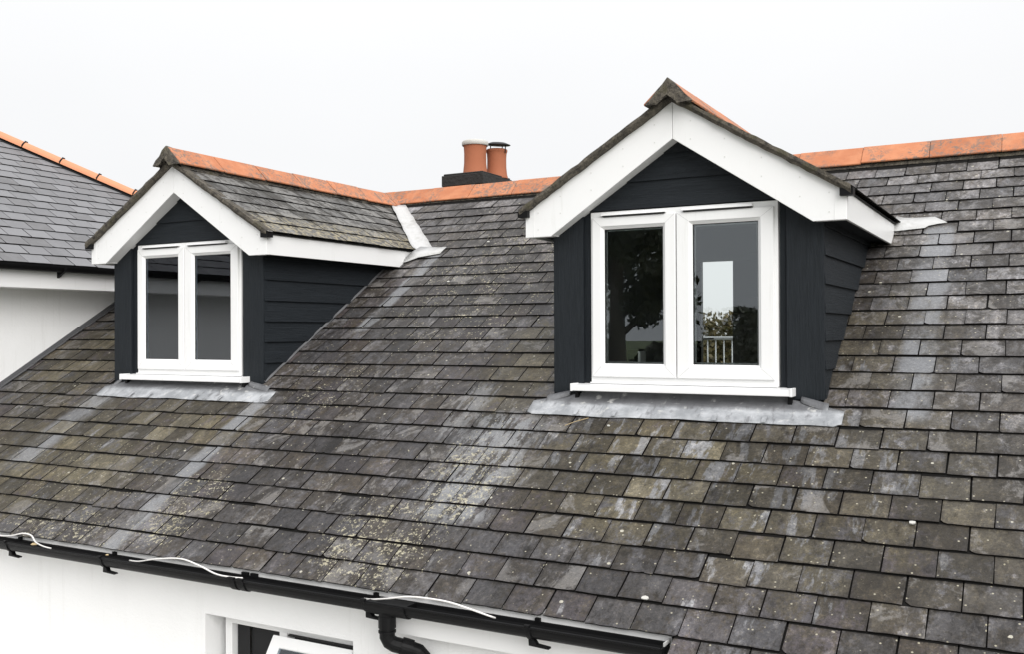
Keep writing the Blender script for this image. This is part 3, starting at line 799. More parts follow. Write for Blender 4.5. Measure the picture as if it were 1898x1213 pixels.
# flashing against the wing wall
mb = MB(); f = lambda y, n: (XW+.004, y, y*TP+n)
mb.prism([f(ye, -.01), f(2.9, -.01), f(2.9, .042), f(ye, .042)], (.012, 0, 0))
k = 0
y = ye
while y < 2.8:
    y2 = y+.36
    mb.prism([(XW+.016, y, y*TP+.006), (XW+.016, y2, y2*TP+.0), (XW+.055, y2, y2*TP+.0), (XW+.055+random.uniform(-.006, .006), y, y*TP+.008)], (0, 0, .005)); y += .33
hpart('abutment_flashing', mb, M_LEADD)

# --- window in the wall below the gutter
win = hpart('window', MB().box((0, 0, 0), (.001, .001, .001)), M_UPVC); bpy.data.objects.remove(win)
def ring(mb, x0, x1, z0, z1, prof, m=0):
    """mitred rectangular ring; prof = closed loop of (inset, y)"""
    n = len(prof); b = len(mb.V)
    for (sx, sz) in ((0, 0), (1, 0), (1, 1), (0, 1)):
        for d, y in prof:
            mb.V.append(Vector((x1-d if sx else x0+d, y, z1-d if sz else z0+d)))
    for c in range(4):
        e = (c+1) % 4
        for i in range(n):
            j = (i+1) % n; mb.F.append((b+c*n+i, b+c*n+j, b+e*n+j, b+e*n+i)); mb.M.append(m)
yw0 = YWALL+.10
mb = MB(); ring(mb, wx0+.07, wx1-.02, wz0, wz1-.02, [(0, yw0), (.045, yw0), (.05, yw0+.006), (.05, yw0+.07), (0, yw0+.07)])
mb.box((1.985, yw0-.002, wz0+.04), (2.045, yw0+.068, wz1-.065))
win = hpart('window', mb, M_UPVC, .002)
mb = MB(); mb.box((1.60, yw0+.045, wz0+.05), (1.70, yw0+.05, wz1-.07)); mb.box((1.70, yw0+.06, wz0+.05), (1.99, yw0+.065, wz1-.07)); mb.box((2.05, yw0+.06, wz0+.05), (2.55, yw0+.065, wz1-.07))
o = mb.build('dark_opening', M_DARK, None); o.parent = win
# top-hung sash swung outwards
mb = MB(); ring(mb, -.30, .30, -1.0, 0, [(0, -.03), (.062, -.03), (.068, -.024), (.068, .0), (0, .0)])
sash = mb.build('sash', M_UPVC, None, .003); sash.parent = win
sash.location = (2.285, yw0-.03, wz1-.085); sash.rotation_euler = (R(-34), 0, 0)
mb = MB(); mb.box((-.232, -.014, -.93), (.232, -.010, -.068)); o = mb.build('pane', M_GLASS, None); o.parent = win; o.location = sash.location; o.rotation_euler = sash.rotation_euler
mb = MB(); mb.box((2.06, yw0-.012, wz1-.078), (2.56, yw0+.04, wz1-.070)); o = mb.build('seal', M_GASK, None); o.parent = win

# ================================================================== DORMERS
def build_dormer(x0, z0, label, dxw, first):
    D = thing('dormer', label, 'dormer', (x0, 0, z0))
    # everything below in dormer coordinates: x from centre line, y world, z world-z0
    bevel = .0025
    rgd = random.Random(int(x0*100))
    # posts
    for s in (-1, 1):
        xs = sorted((s*.655, s*HW))
        MB().prism([(xs[0], 0, -.004), (xs[1], 0, -.004), (xs[1], 0, ZRID-DT*abs(xs[1])-.045), (xs[0], 0, ZRID-DT*abs(xs[0])-.045)], (0, .045, 0)).build('corner_board', M_CZ, D, bevel)
        xs = sorted((s*.612, s*.656)); MB().box((xs[0], .028, -.0), (xs[1], .05, 1.40)).build('trim_strip', M_CZ, D, .002)
    # gable boards
    zz = [1.185, 1.357, 1.523, 1.69]
    for i, zb in enumerate(zz):
        zt = (zz[i+1]+.02) if i < 3 else ZRID-.05
        f = lambda z: min(.70, max(.004, (ZRID-.045-z)/DT))
        y0 = .006
        a, b = f(zb), f(zt)
        m = MB()
        V = [(-a, y0, zb), (a, y0, zb), (b, y0+.014, zt), (-b, y0+.014, zt), (-a, y0+.04, zb), (a, y0+.04, zb), (b, y0+.04, zt), (-b, y0+.04, zt)]
        m.add(V, [(0, 1, 2, 3), (7, 6, 5, 4), (0, 4, 5, 1), (1, 5, 6, 2), (2, 6, 7, 3), (3, 7, 4, 0)]); m.build('gable_board', M_CX, D, .0015)
    # cheek boards
    zs = [.173+.1675*k for k in range(-1, 6)]
    for s in (-1, 1):
        for i, zb in enumerate(zs):
            zt = zb+.1675+.02
            zb = max(zb, -.0)
            cut = lambda z: (z+z0+.035)/TP+.03
            xo, xi, xt = s*(HW+.009), s*(HW-.02), s*(HW-.009)
            zt2 = min(zt, 1.13)
            if zb > zt2: continue
            V = [(xo, .012, zb), (xo, cut(zb), zb), (xt, cut(zt2), zt2), (xt, .012, zt2), (xi, .012, zb), (xi, cut(zb), zb), (xi, cut(zt2), zt2), (xi, .012, zt2)]
            m = MB().add(V, [(0, 1, 2, 3), (7, 6, 5, 4), (0, 4, 5, 1), (1, 5, 6, 2), (2, 6, 7, 3), (3, 7, 4, 0)]); m.build('cheek_board', M_CY, D, .0015)
    # inner shell (dark) behind the boards, keeps the room closed
    m = MB()
    for s in (-1, 1):
        xs = sorted((s*(HW-.022), s*(HW-.07)))
        m.prism([(xs[0], .05, -.12), (xs[0], 2.2, -.12), (xs[0], 2.2, 1.30), (xs[0], .05, 1.30)], (xs[1]-xs[0], 0, 0))
    m.box((-HW+.02, .05, -.5), (HW-.02, .09, .03)); m.box((-HW+.02, .05, 1.17), (HW-.02, .09, 1.32)); m.box((-HW+.02, .05, 1.28), (HW-.02, 2.3, 1.32))
    for s in (-1, 1):
        xs = sorted((s*.60, s*(HW-.02))); m.box((xs[0], .05, .0), (xs[1], .09, 1.2))
    m.build('inner_wall', M_INT, D)
    # ---------------- window
    x_ = dxw; m = MB(); fz0, fz1, fx = .064, 1.178, .604
    ring(m, x_-fx, x_+fx, fz0, fz1, [(0, .012), (.055, .012), (.058, .016), (.058, .075), (0, .075)])
    m.box((x_-.045, .020, fz0+.02), (x_+.03, .070, fz1-.02))
    W_ = m.build('window', M_UPVC, D, .002)
    so = [(x_-.588, x_-.0235, x_-.508, x_-.110), (x_-.0165, x_+.584, x_+.082, x_+.487)]
    for k, (a, b, ga, gb) in enumerate(so):
        sz0, sz1, gz0, gz1 = .108, 1.142, .194, 1.064
        # sash made of four mitred members with a sloping glazing bead
        m = MB()
        def rect(x0_, x1_, z0_, z1_, y): return [(x0_, y, z0_), (x1_, y, z0_), (x1_, y, z1_), (x0_, y, z1_)]
        rings = [rect(a, b, sz0, sz1, .045), rect(a, b, sz0, sz1, -.004), rect(a+.004, b-.004, sz0+.004, sz1-.004, -.009),
                 rect(ga-.020, gb+.020, gz0-.020, gz1+.020, -.009), rect(ga-.017, gb+.017, gz0-.017, gz1+.017, -.004), rect(ga, gb, gz0, gz1, .012), rect(ga, gb, gz0, gz1, .045)]
        V = [v for r_ in rings for v in r_]; F = []
        for i in range(len(rings)):
            j = (i+1) % len(rings)
            for c in range(4): F.append((i*4+c, i*4+(c+1) % 4, j*4+(c+1) % 4, j*4+c))
        m.add(V, F); o = m.build('sash', M_UPVC, W_)
        # mitre lines
        m = MB()
        gw = .0014
        for (cx, cz, ix, iz) in ((a, sz1, ga-.02, gz1+.02), (b, sz1, gb+.02, gz1+.02), (a, sz0, ga-.02, gz0-.02), (b, sz0, gb+.02, gz0-.02)):
            d = Vector((ix-cx, 0, iz-cz)).normalized(); nn = Vector((-d.z, 0, d.x))*gw*.5
            p, q = Vector((cx, -.0094, cz))+d*.008, Vector((ix, -.0094, iz))
            m.add([p+nn, p-nn, q-nn, q+nn], [(0, 1, 2, 3)])
        m.build('mitre_joint', bpy.data.materials.get('joint grey') or mat_plain('joint grey', (.38, .38, .38), .6), W_)
        MB().box((ga-.002, .019, gz0-.002), (gb+.002, .023, gz1+.002)).build('pane', M_GLASS, W_)
        m = MB(); ring(m, ga-.001, gb+.001, gz0-.001, gz1+.001, [(0, .0125), (.0045, .0125), (.0045, .018), (0, .018)]); m.build('gasket', M_GASK, W_)
        m = MB(); m.box((gb-.0, .03, gz0), (gb+.001, .06, gz1)); ring(m, ga+.005, gb-.005, gz0+.004, gz1-.004, [(0, .034), (.008, .034), (.008, .038), (0, .038)]); m.build('spacer_bar', M_METAL, W_)
        # trickle vent on the head
        vx0, vx1 = ((x_-.52, x_-.09) if k == 0 else (x_+.02, x_+.46))
        v = MB().prism([(vx0, .012, 1.171), (vx0, -.012, 1.168), (vx0, -.026, 1.150), (vx0, .0, 1.150), (vx0, .012, 1.150)], (vx1-vx0, 0, 0)).build('trickle_vent', M_UPVC, W_, .002)
        m = MB(); m.box((vx0+.01, -.021, 1.1435), (vx1-.002, .004, 1.149)); m.build('vent_slot', M_GASK, W_)
    # handles on the inside
    hx = x_+(.092 if first else .066)
    m = MB().box((hx-.05, .036, .60), (hx-.02, .046, .74)); m.tube([(hx-.035, .066, .70), (hx-.02, .095, .70), (hx-.004, .10, .68), (hx+.006, .10, .62), (hx+.006, .098, .55)], [.010, .010, .011, .010, .008], 10)
    if first: m = MB().tube([(hx-.03, .045, .66), (hx-.0, .065, .655), (hx+.020, .068, .62), (hx+.030, .068, .56), (hx+.030, .066, .47)], [.014, .015, .016, .014, .010], 10)
    m.build('handle', M_HANDLE, W_, smooth=True)
    # sill with drip edge
    sx = .702
    m = MB().prism([(x_-sx, .03, .064), (x_-sx, -.075, .058), (x_-sx, -.098, .054), (x_-sx, -.100, .020), (x_-sx, -.086, .018), (x_-sx, -.084, .030), (x_-sx, .03, .032)], (2*sx, 0, 0))
    m.box((x_-sx-.004, -.102, .017), (x_-sx+.012, .0, .066)); m.box((x_+sx-.012, -.102, .017), (x_+sx+.004, .0, .066))
    m.box((x_-fx, -.012, .0645), (x_+fx, .03, .074)); m.build('sill', M_UPVC, W_, .003)
    for s in (-1, 1): MB().box((x_+s*(sx-.02)-.012, -.05, -.03), (x_+s*(sx-.02)+.012, .03, .017)).build('sill_packer', M_BLACK, D)
    # ---------------- bargeboards
    for s in (-1, 1):
        top = lambda x: ZRID-.043-DT*x
        P = [(s*.0012, YB, top(0)), (s*1.017, YB, top(1.017)), (s*1.017, YB, 1.026), (s*.832, YB, 1.026), (s*.0012, YB, 1.58)]
        m = MB().prism(P, (0, .022, 0)); b_ = m.build('bargeboard', M_UPVC, D, .003)
        m = MB()
        for t in (.10, .32, .55, .78, .95):
            for q in (.06, .17):
                X = t*.95+.02; Z = top(X)-q
                if X > .93 and q > .1: continue
                m.tube([(s*X, YB+.002, Z), (s*X, YB-.0025, Z)], .0042, 8)
        nn = m.build('nail_cap', M_NAIL, b_); nn['kind'] = 'stuff'
        # joint cover near the end of the board
        m = MB().box((min(s*.952, s*.956), YB-.0015, 1.028), (max(s*.952, s*.956), YB+.01, top(.954)-.002)); m.build('joint_trim', M_UPVC, b_)
        # white soffit under the gable overhang, box end and eaves soffit
        lo = lambda x: 1.58-.666*x
        m = MB().prism([(0, YB+.022, 1.592), (s*.83, YB+.022, 1.040), (s*.83, YB+.022, 1.050), (0, YB+.022, 1.602)], (0, .118, 0))
        m.box((min(s*.83, s*1.0), YB+.022, 1.034), (max(s*.83, s*1.0), .0, 1.044))
        m.build('gable_soffit', M_UPVC, D)
        cut = lambda z: (z+z0+.02)/TP+.04
        m = MB().prism([(s*.872, .002, 1.046), (s*.872, cut(1.046), 1.046), (s*1.0, cut(1.046), 1.046), (s*1.0, .002, 1.046)], (0, 0, .008)); m.build('eaves_soffit', M_CY, D)
        # fascia
        fz = ZRID-.043-DT*1.017
        m = MB().prism([(s*1.0, YB+.022, 1.028), (s*1.0, cut(1.028)-.02, 1.028), (s*1.0, cut(fz)-.02, fz), (s*1.0, YB+.022, fz)], (s*.0165, 0, 0)); m.build('fascia', M_UPVC, D, .002)
    # ---------------- roof slopes with slates
    for s in (-1, 1):
        yv = lambda x: (ZRID-DT*x+z0)/TP
        y_f = YB-.035
        m = MB().prism([(0, y_f+.02, ZRID-.030), (s*(EO-.02), y_f+.02, ZRID-.030-DT*(EO-.02)), (s*(EO-.02), yv(EO)+.05, ZRID-.030-DT*(EO-.02)), (0, yv(0)+.05, ZRID-.030)], (0, 0, -.012))
        slope = m.build('roof_slope', M_DECK, D)
        pl = Plane((s*EO, 0, ZRID-DT*EO), (0, s, 0), (-s*DC, 0, DS))     # u = s*y
        Ltot = EO/DC
        yf2, yb2 = y_f, None
        def dclip(rect, c, s=s, pl=pl):
            P = rect; y_c = s*c[0]
            # front edge
            lo, hi = (rect[0][0], rect[1][0]); ys = sorted((s*lo, s*hi)); t = False
            if ys[0] < y_f: P = clip(P, s, 0, y_f); t = True
            if len(P) < 3: return False
            # valley line: y = (ZRID - DT*x + z0)/TP, x = EO - s_*DC  -> y = A + B*t
            A_ = (ZRID-DT*EO+z0)/TP+.0; B_ = DT*DC/TP
            if max(s*p[0]-A_-B_*p[1] for p in P) > 0: P = clip(P, -s, B_, -A_); t = True
            if len(P) < 3: return False
            if max(p[1] for p in P) > Ltot-.015: P = clip(P, 0, -1, -(Ltot-.015)); t = True
            if len(P) < 3: return False
            return P if t else None
        global TILT
        TILT = .0155
        rws = [-.012+GA*k for k in range(0, 7)]
        seen = (x0 < 2 and s > 0)
        lay_slates(pl, slope, M_SLATE_D, 'dormer', rws, (-.2, 3.1) if s > 0 else (-3.1, .2), dclip, (lambda P: 1.0) if seen else (lambda P: -1), 120 if seen else 0, seed=int(x0*10)+s+40, th=.006)
        # verge: mortar bed between undercloak and slates, uneven
        m = MB(); n = 22; pts = []
        for i in range(n+1):
            x = (EO+.0)*i/n; zt = ZRID-DT*x+.002
            pts.append((s*x, zt+rgd.uniform(-.004, .003), zt-.050+rgd.uniform(-.004, .004), rgd.uniform(-.004, .006)))
        V = []
        for X, a, b, e in pts: V += [(X, y_f-.006+e, a), (X, y_f-.012+e, (a+b)/2), (X, y_f+.004+e, b), (X, YB+.04, b+.004), (X, YB+.04, a)]
        F = []
        for i in range(n):
            for c in range(5): F.append((i*5+c, i*5+(c+1) % 5, (i+1)*5+(c+1) % 5, (i+1)*5+c))
        F += [(0, 1, 2, 3, 4), tuple(n*5+c for c in (4, 3, 2, 1, 0))]
        m.add(V, F); m.build('verge_mortar', M_MORT, D)
        # black end of the undercloak at the eaves corner
        e = sorted((s*(EO-.06), s*(EO+.012))); m = MB().box((e[0], y_f+.0, ZRID-DT*EO-.055), (e[1], YB+.03, ZRID-DT*EO-.012)); m.build('undercloak_end', M_BLACK, D)
    # ---------------- ridge tiles
    ze = ZRID+(.100 if first else .083); y = y_f-.030
    first_t = True; yend = (ZRID+z0)/TP+.05
    while y < yend-.05:
        L = min(.497, yend-y); m = ridge_tile(L-.009, .156, .142)
        o = m.build('ridge_tile', M_TC, D, .004); o.location = (rgd.uniform(-.004, .004), y, ze-.010*(y/3)+rgd.uniform(-.003, .003)); o.rotation_euler = (rgd.uniform(-.006, .004), rgd.uniform(-.02, .02), rgd.uniform(-.006, .006))
        y += .499
    # mortar plug closing the first tile and bedding below the tiles
    m = MB(); nz = 9
    rows_ = []
    for q, (dy, sc_) in enumerate(((.10, .93), (.0, 1.0), (-.022, .985), (-.034, .80), (-.040, .45))):
        row = []
        for i in range(nz):
            t = -1+2*i/(nz-1); X = .152*t*sc_; Z = ze-.150+(.150+.008)*(1-abs(t))*sc_-.02*(1-sc_)
            row.append((X+rgd.uniform(-.005, .005), y_f-.028+dy+rgd.uniform(-.005, .005), Z+rgd.uniform(-.005, .005)))
        for i in range(nz):
            t = 1-2*(i+.5)/(nz); X = .150*t*sc_; row.append((X, y_f-.028+dy+rgd.uniform(-.004, .006), ze-.150-.012+.066*(1-abs(t))-.01*(1-sc_)+rgd.uniform(-.006, .006)))
        rows_.append(row)
    nn_ = len(rows_[0]); V = [p for r_ in rows_ for p in r_]; F = []
    for r_ in range(len(rows_)-1):
        for i in range(nn_): F.append((r_*nn_+i, r_*nn_+(i+1) % nn_, (r_+1)*nn_+(i+1) % nn_, (r_+1)*nn_+i))
    F.append(tuple((len(rows_)-1)*nn_+i for i in range(nn_))); F.append(tuple(range(nn_))[::-1])
    m.add(V, F)
    m.build('end_mortar', M_MORT, D)
    for s in (-1, 1):
        m = MB()
        n = 40
        for i in range(n):
            a = y_f+.0+(yend-y_f)*i/n; b = y_f+(yend-y_f)*(i+1)/n; j = rgd.uniform(0, .014)
            X0, X1_ = s*(.134+j), s*.10
            m.add([(X0, a, ZRID-DT*.148-.006), (X0, b, ZRID-DT*.148-.006), (X1_, b, ze-.115), (X1_, a, ze-.115)], [(0, 1, 2, 3)])
        m.build('bedding_mortar', M_MORT, D)
    return D, W_

def sheet(mb, grid, th):
    """grid: rows of points; thin solid sheet"""
    r, c = len(grid), len(grid[0]); b = len(mb.V)
    for row in grid:
        for p in row: mb.V.append(Vector(p))
    for row in grid:
        for p in row: mb.V.append(Vector(p)-Vector(th))
    k = r*c
    for i in range(r-1):
        for j in range(c-1):
            a = b+i*c+j; mb.F.append((a, a+1, a+c+1, a+c)); mb.M.append(0)
            mb.F.append((k+a, k+a+c, k+a+c+1, k+a+1)); mb.M.append(0)
    rim = [(0, j) for j in range(c)]+[(i, c-1) for i in range(1, r)]+[(r-1, j) for j in range(c-2, -1, -1)]+[(i, 0) for i in range(r-2, 0, -1)]
    for q in range(len(rim)):
        a = rim[q]; e = rim[(q+1) % len(rim)]; ia, ie = b+a[0]*c+a[1], b+e[0]*c+e[1]
        mb.F.append((ia, k+ia, k+ie, ie)); mb.M.append(0)

def lead_apron(D, x0, z0, xa, xb, clips, mat, flapside):
    rgd = random.Random(int(x0*10)+99)
    def P(x, s, n):  # roof coordinates -> dormer local
        return (x, s*CP-n*SP, s*SP+n*CP-.002-z0)
    n = 46; grid = []
    prof = [('v', .05), ('v', .01), (-.03, .000), (-.075, .003), (-.108, .007), (-.122, .004), (-.165, .0035), (-.205, .0035), (-.243, .003)]
    g2 = []
    for k, pr_ in enumerate(prof):
        row = []
        for i in range(n+1):
            t = i/n
            if pr_[0] == 'v':
                x = -.66+1.32*t; row.append((x, -.012, pr_[1]-.006))
            else:
                s, nn = pr_
                f = min(1, -s/.07)
                xl = -.66+(xa+.66)*min(1, (-s/.10)); xr = .66+(xb-.66)*min(1, (-s/.10))
                x = xl+(xr-xl)*t
                wav = .0018*math.sin(x*9+k)+.0012*math.sin(x*23+k*1.7)+rgd.uniform(-.0008, .0008)
                if k == len(prof)-1: s += .0035*math.sin(x*5.5+1)+.002*math.sin(x*17); 
                e = min(t, 1-t); 
                if e < .02 and k == len(prof)-1: s += .02
                row.append(P(x, s, nn+max(-.004, wav)))
        g2.append(row)
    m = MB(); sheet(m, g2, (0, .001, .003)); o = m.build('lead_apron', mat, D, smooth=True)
    # hook clips
    for cx in clips:
        m = MB(); sheet(m, [[P(cx-.014, -.19, .0185), P(cx+.014, -.19, .0185)], [P(cx-.013, -.225, .019), P(cx+.013, -.225, .019)], [P(cx-.012, -.252, .018), P(cx+.012, -.252, .018)]], (0, 0, .0025)); m.build('lead_clip', M_LEADD if flapside else mat, D)
    # dressed flaps at the post feet
    for s in (-1, 1):
        xe = xa if s < 0 else xb
        m = MB(); g3 = []
        for i in range(9):
            t = i/8; x = s*(.74+ (abs(xe)-.09-.74)*t)
            c = .020*(1-t)**2
            g3.append([P(x, -.015-.045*t+c, .020+.004*math.sin(t*3.1)), P(x, -.040-.05*t+c, .017+.003*math.sin(t*5.1+.6)), P(x, -.058-.055*t+c, .007)])
        sheet(m, g3, (0, 0, .003)); m.build('lead_flap', M_LEAD, D, smooth=True)
    return o

DL, WL = build_dormer(XL, -.012, 'smaller-looking dormer at the left whose terracotta ridge and slated right slope both show', .022, True)
DR, WR = build_dormer(XR, .0, 'larger nearer dormer at the right with trees reflected in its window', .0, False)
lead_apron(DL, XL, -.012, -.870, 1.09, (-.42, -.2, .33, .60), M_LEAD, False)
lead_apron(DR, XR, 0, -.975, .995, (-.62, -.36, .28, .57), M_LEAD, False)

# lead in the valley of the left dormer and the soakers at the feet of both valleys
def rp(X, s, n=0): return (X, s*CP-n*SP, s*SP+n*CP-.002)
m = MB(); g = []
for i in range(15):
    t = i/14; s = 3.36+(2.20-3.36)*t; xc = XL+.10+(1.075-.10)*t
    wv = .005*math.sin(i*1.9)
    g.append([Vector(rp(xc-.045+wv, s, .066+.003*math.sin(i*2.3)))-Vector((XL, 0, -.012)), Vector(rp(xc+.012+wv*.5, s, .030))-Vector((XL, 0, -.012)), Vector(rp(xc+.06+wv, s, .022+.003*math.sin(i)))-Vector((XL, 0, -.012)), Vector(rp(xc+.125+.05*t+wv, s+.02, .010))-Vector((XL, 0, -.012))])
sheet(m, g, (0, 0, .003)); m.build('valley_lead', M_LEADW, DL, smooth=True)
def soaker(D, xd, z0, pts, name='valley_soaker'):
    m = MB(); g = [[Vector(rp(*p))-Vector((xd, 0, z0)) for p in row] for row in pts]; sheet(m, g, (0, 0, .003)); m.build(name, M_LEADW, D, smooth=True)
soaker(DL, XL, -.012, [[(.73, 1.99, .008), (.80, 2.13, .05), (.84, 2.24, .05)], [(.80, 2.01, .012), (.90, 2.12, .035), (.95, 2.26, .03)], [(.90, 2.08, .018), (1.0, 2.15, .018), (1.02, 2.27, .016)], [(1.10, 2.15, .012), (1.10, 2.20, .014), (1.10, 2.28, .012)]])
soaker(DR, XR, 0, [[(5.03, 2.10, .03), (5.05, 2.20, .05), (5.07, 2.33, .035)], [(5.09, 2.135, .010), (5.11, 2.23, .026), (5.12, 2.335, .016)], [(5.20, 2.155, .009), (5.20, 2.24, .013), (5.21, 2.335, .010)], [(5.275, 2.165, .009), (5.30, 2.25, .012), (5.33, 2.335, .010)], [(5.30, 2.20, .009), (5.36, 2.22, .010), (5.42, 2.235, .009)]])
# lead edges showing along the cheek feet
for D, xd, z0 in ((DL, XL, -.012),):
    for s in (-1, 1):
        m = MB(); g = []
        for i in range(22):
            ss = .02+i*.089; g.append([Vector(rp(xd+s*(HW+.002), ss, .016))-Vector((xd, 0, z0)), Vector(rp(xd+s*(HW+.010+.004*math.sin(i*2.1)), ss, .003))-Vector((xd, 0, z0))])
        sheet(m, g, (0, 0, .003)); m.build('cheek_soaker', M_LEADD, D)

# ================================================================== CHIMNEY
CH = Vector((.31, 3.80, 0))
ch = thing('chimney', 'squat black chimney stack behind the ridge carrying two orange clay pots', 'chimney', tuple(CH))
m = MB().box((-.26, -.30, 1.2), (.26, .34, 2.165)); m.box((-.275, -.315, 2.06), (.275, .355, 2.185)); m.build('stack', M_STACK, ch, .008)
m = MB(); m.prism([(-.26, -.30, 2.186), (.26, -.30, 2.186), (.26, .34, 2.186), (-.26, .34, 2.186)], (0, 0, .02)); m.build('flaunching', M_STACK, ch, .01)
prof = [(.150, 0), (.150, .02), (.140, .05), (.130, .14), (.129, .24), (.133, .30), (.139, .325), (.145, .335), (.145, .355), (.134, .362), (.118, .362), (.112, .32), (.110, .05)]
for i, (px_, py_, sc_, cem) in enumerate(((.02, -.06, 1.0, True), (.150, .21, .88, False))):
    m = MB().lathe([(r*sc_*.98, z*sc_*(1.09 if i == 0 else 1.07)) for r, z in prof], (0, 0, 0), 32); o = m.build('chimney_pot', M_TCP, ch, smooth=True); o.location = (px_, py_, 2.19)
    if cem:
        m = MB().lathe([(.146, .350), (.152, .358), (.152, .388), (.145, .402), (.13, .408), (.108, .405), (.105, .36)], (0, 0, 0), 32); c_ = m.build('cement_rim', M_CEM, o, smooth=True)
    else:
        m = MB().lathe([(.001, .425), (.08, .418), (.142, .396), (.146, .388), (.13, .382), (.001, .380)], (0, 0, 0), 32)
        m.tube([(.10, 0, .30), (.10, 0, .385)], .006, 6); m.tube([(-.10, 0, .30), (-.10, 0, .385)], .006, 6); m.tube([(0, .10, .30), (0, .10, .385)], .006, 6)
        c_ = m.build('cowl', M_BLACK, o); c_.rotation_euler = (R(4), R(5), 0)

# ================================================================== NEIGHBOURING WING
WG = Vector((-5.8, 0, -3.9))
wing = thing('house', 'white house wing at far left with smooth grey slates and orange hip tiles', 'house', tuple(WG))
def wpart(name, mb, mats, bevel=0, parent=None, **k):
    o = mb.build(name, mats, None, bevel, **k); o.parent = parent or wing
    if parent is None: o.location = -WG
    return o
GX, GZ, YH = -2.176, 1.088, 4.16; WT = .615; WTH = math.atan(WT); WC, WS = math.cos(WTH), math.sin(WTH)
YF = -4.6
m = MB().box((-9.0, YF, -3.9), (XW, YH-.35, .845)); wpart('wall', m, M_RENDER)
m = MB().box((XW-.1, YF-.2, .838), (GX-.03, YH-.03, .846)); m.box((-9.0, YF-.3, .838), (GX-.03, YF-.001, .846)); wpart('soffit', m, M_UPVC)
m = MB().box((GX-.045, YF-.3, .836), (GX-.028, YH-.02, 1.045)); m.box((-9.0, YF-.32, .836), (GX-.046, YF-.30, 1.045)); wpart('fascia', m, M_UPVC, .002)
lp = [(GX+.035+a, GZ-.035+b) for a, b in outer]; li = [(GX+.035+a, GZ-.035+b) for a, b in inner]
loopw = lp+li; n = len(loopw)
m = MB().add([(a, YF-.3, b) for a, b in loopw]+[(a, YH+.05, b) for a, b in loopw], [(i, (i+1) % n, n+(i+1) % n, n+i) for i in range(n)])
gw = wpart('gutter', m, M_BLACK)
for yy in (-3.0, -1.9, -.9, .22, 1.1, 2.0, 3.0):
    m = MB(); m.prism([(GX-.028, yy, GZ-.05), (GX+.09, yy, GZ-.05), (GX+.085, yy, GZ-.085), (GX-.028, yy, GZ-.15)], (0, .025, 0)); o = m.build('gutter_bracket', M_BLACK, None); o.parent = gw
XRD = -5.8; ZRD = GZ-.02+WT*(GX-XRD); YHP = YH-(GX-XRD)
z_ = GZ-.055; zr2 = ZRD-.035
m = MB().add([(GX, YF-.3, z_), (GX, YH, z_), (XRD, YHP, zr2), (XRD, YF-.3, zr2), (2*XRD-GX, YH, z_), (2*XRD-GX, YF-.3, z_)], [(0, 1, 2, 3), (1, 4, 2), (3, 2, 4, 5), (0, 3, 5), (0, 5, 4, 1)])
wroof = wpart('roof', m, M_DECK)
wp = Plane((GX+.025, 0, GZ-.02-.0), (0, 1, 0), (-WC, 0, WS))
wtot = (GX-XRD)/WC
def wclip(rect, c):
    P = rect; t = False
    # hip: y <= YH - t*WC   (x distance from eaves)
    if max(p[0]+p[1]*WC-YH for p in P) > 0: P = clip(P, -1, -WC, -YH); t = True
    if len(P) < 3: return False
    if max(p[1] for p in P) > wtot: P = clip(P, 0, -1, -wtot); t = True
    if len(P) < 3: return False
    return P if t else None
TILT = .0125
rws = [GA*1.027*k for k in range(0, 22)]
print('wing', lay_slates(wp, wroof, M_SLATE_W, 'wing', rws, (YF-.25, YH), wclip, view_score, 170, w=.243, L=.35, th=.0045, seed=77))
# hip tiles: half round with black clips
hip0 = Vector((GX, YH, GZ)); hip1 = Vector((XRD, YHP, ZRD)); hd = (hip1-hip0).normalized(); HL = (hip1-hip0).length
def half_round(L, r=.105, th=.013, nseg=10):
    m = MB(); V = []; 
    pr = [(-r*math.cos(math.pi*i/nseg), r*math.sin(math.pi*i/nseg)*.78) for i in range(nseg+1)]+[((r-th)*math.cos(math.pi*i/nseg), (r-th)*math.sin(math.pi*i/nseg)*.78) for i in range(nseg+1)]
    n = len(pr); m.add([(x, 0, z) for x, z in pr]+[(x, L, z) for x, z in pr], [(i, (i+1) % n, n+(i+1) % n, n+i) for i in range(n)]+[tuple(range(n))[::-1], tuple(range(n, 2*n))]); return m
me_h = half_round(.437).build('hip_tile', M_TCC, None, smooth=False); hm = me_h.data; bpy.data.objects.remove(me_h)
xax = hd.cross(Vector((0, 0, 1))).normalized(); zax = xax.cross(hd)
cm = MB()
for k in (0, 1, 2): pass
t = .35
i = 0
while t < HL-.4:
    o = bpy.data.objects.new('hip_tile', hm); COL.objects.link(o); o.parent = wing
    mm = Matrix((xax, hd, zax)).transposed().to_4x4(); P0 = hip0+hd*t+zax*.0; mm.translation = P0-WG; o.matrix_local = mm
    c = MB()
    for a in range(9):
        an = R(10+20*a); an2 = R(10+20*(a+1)); 
        if a < 8: c.prism([(-.110*math.cos(an), -.006, .110*math.sin(an)*.79), (-.110*math.cos(an2), -.006, .110*math.sin(an2)*.79), (-.095*math.cos(an2), -.006, .095*math.sin(an2)*.79), (-.095*math.cos(an), -.006, .095*math.sin(an)*.79)], (0, .012, 0))
    c.box((-.014, -.02, .078), (.014, .012, .094))
    co_ = c.build('tile_clip', M_BLACK, None); co_.parent = o
    t += .449
m = MB()
for s in (-1, 1):
    a = hip0+xax*s*.10-zax*.035; b = hip1+xax*s*.10-zax*.035
    m.add([a, b, b+xax*(-s)*.03+zax*.05, a+xax*(-s)*.03+zax*.05], [(0, 1, 2, 3)])
wpart('hip_bedding', m, M_BLACK)

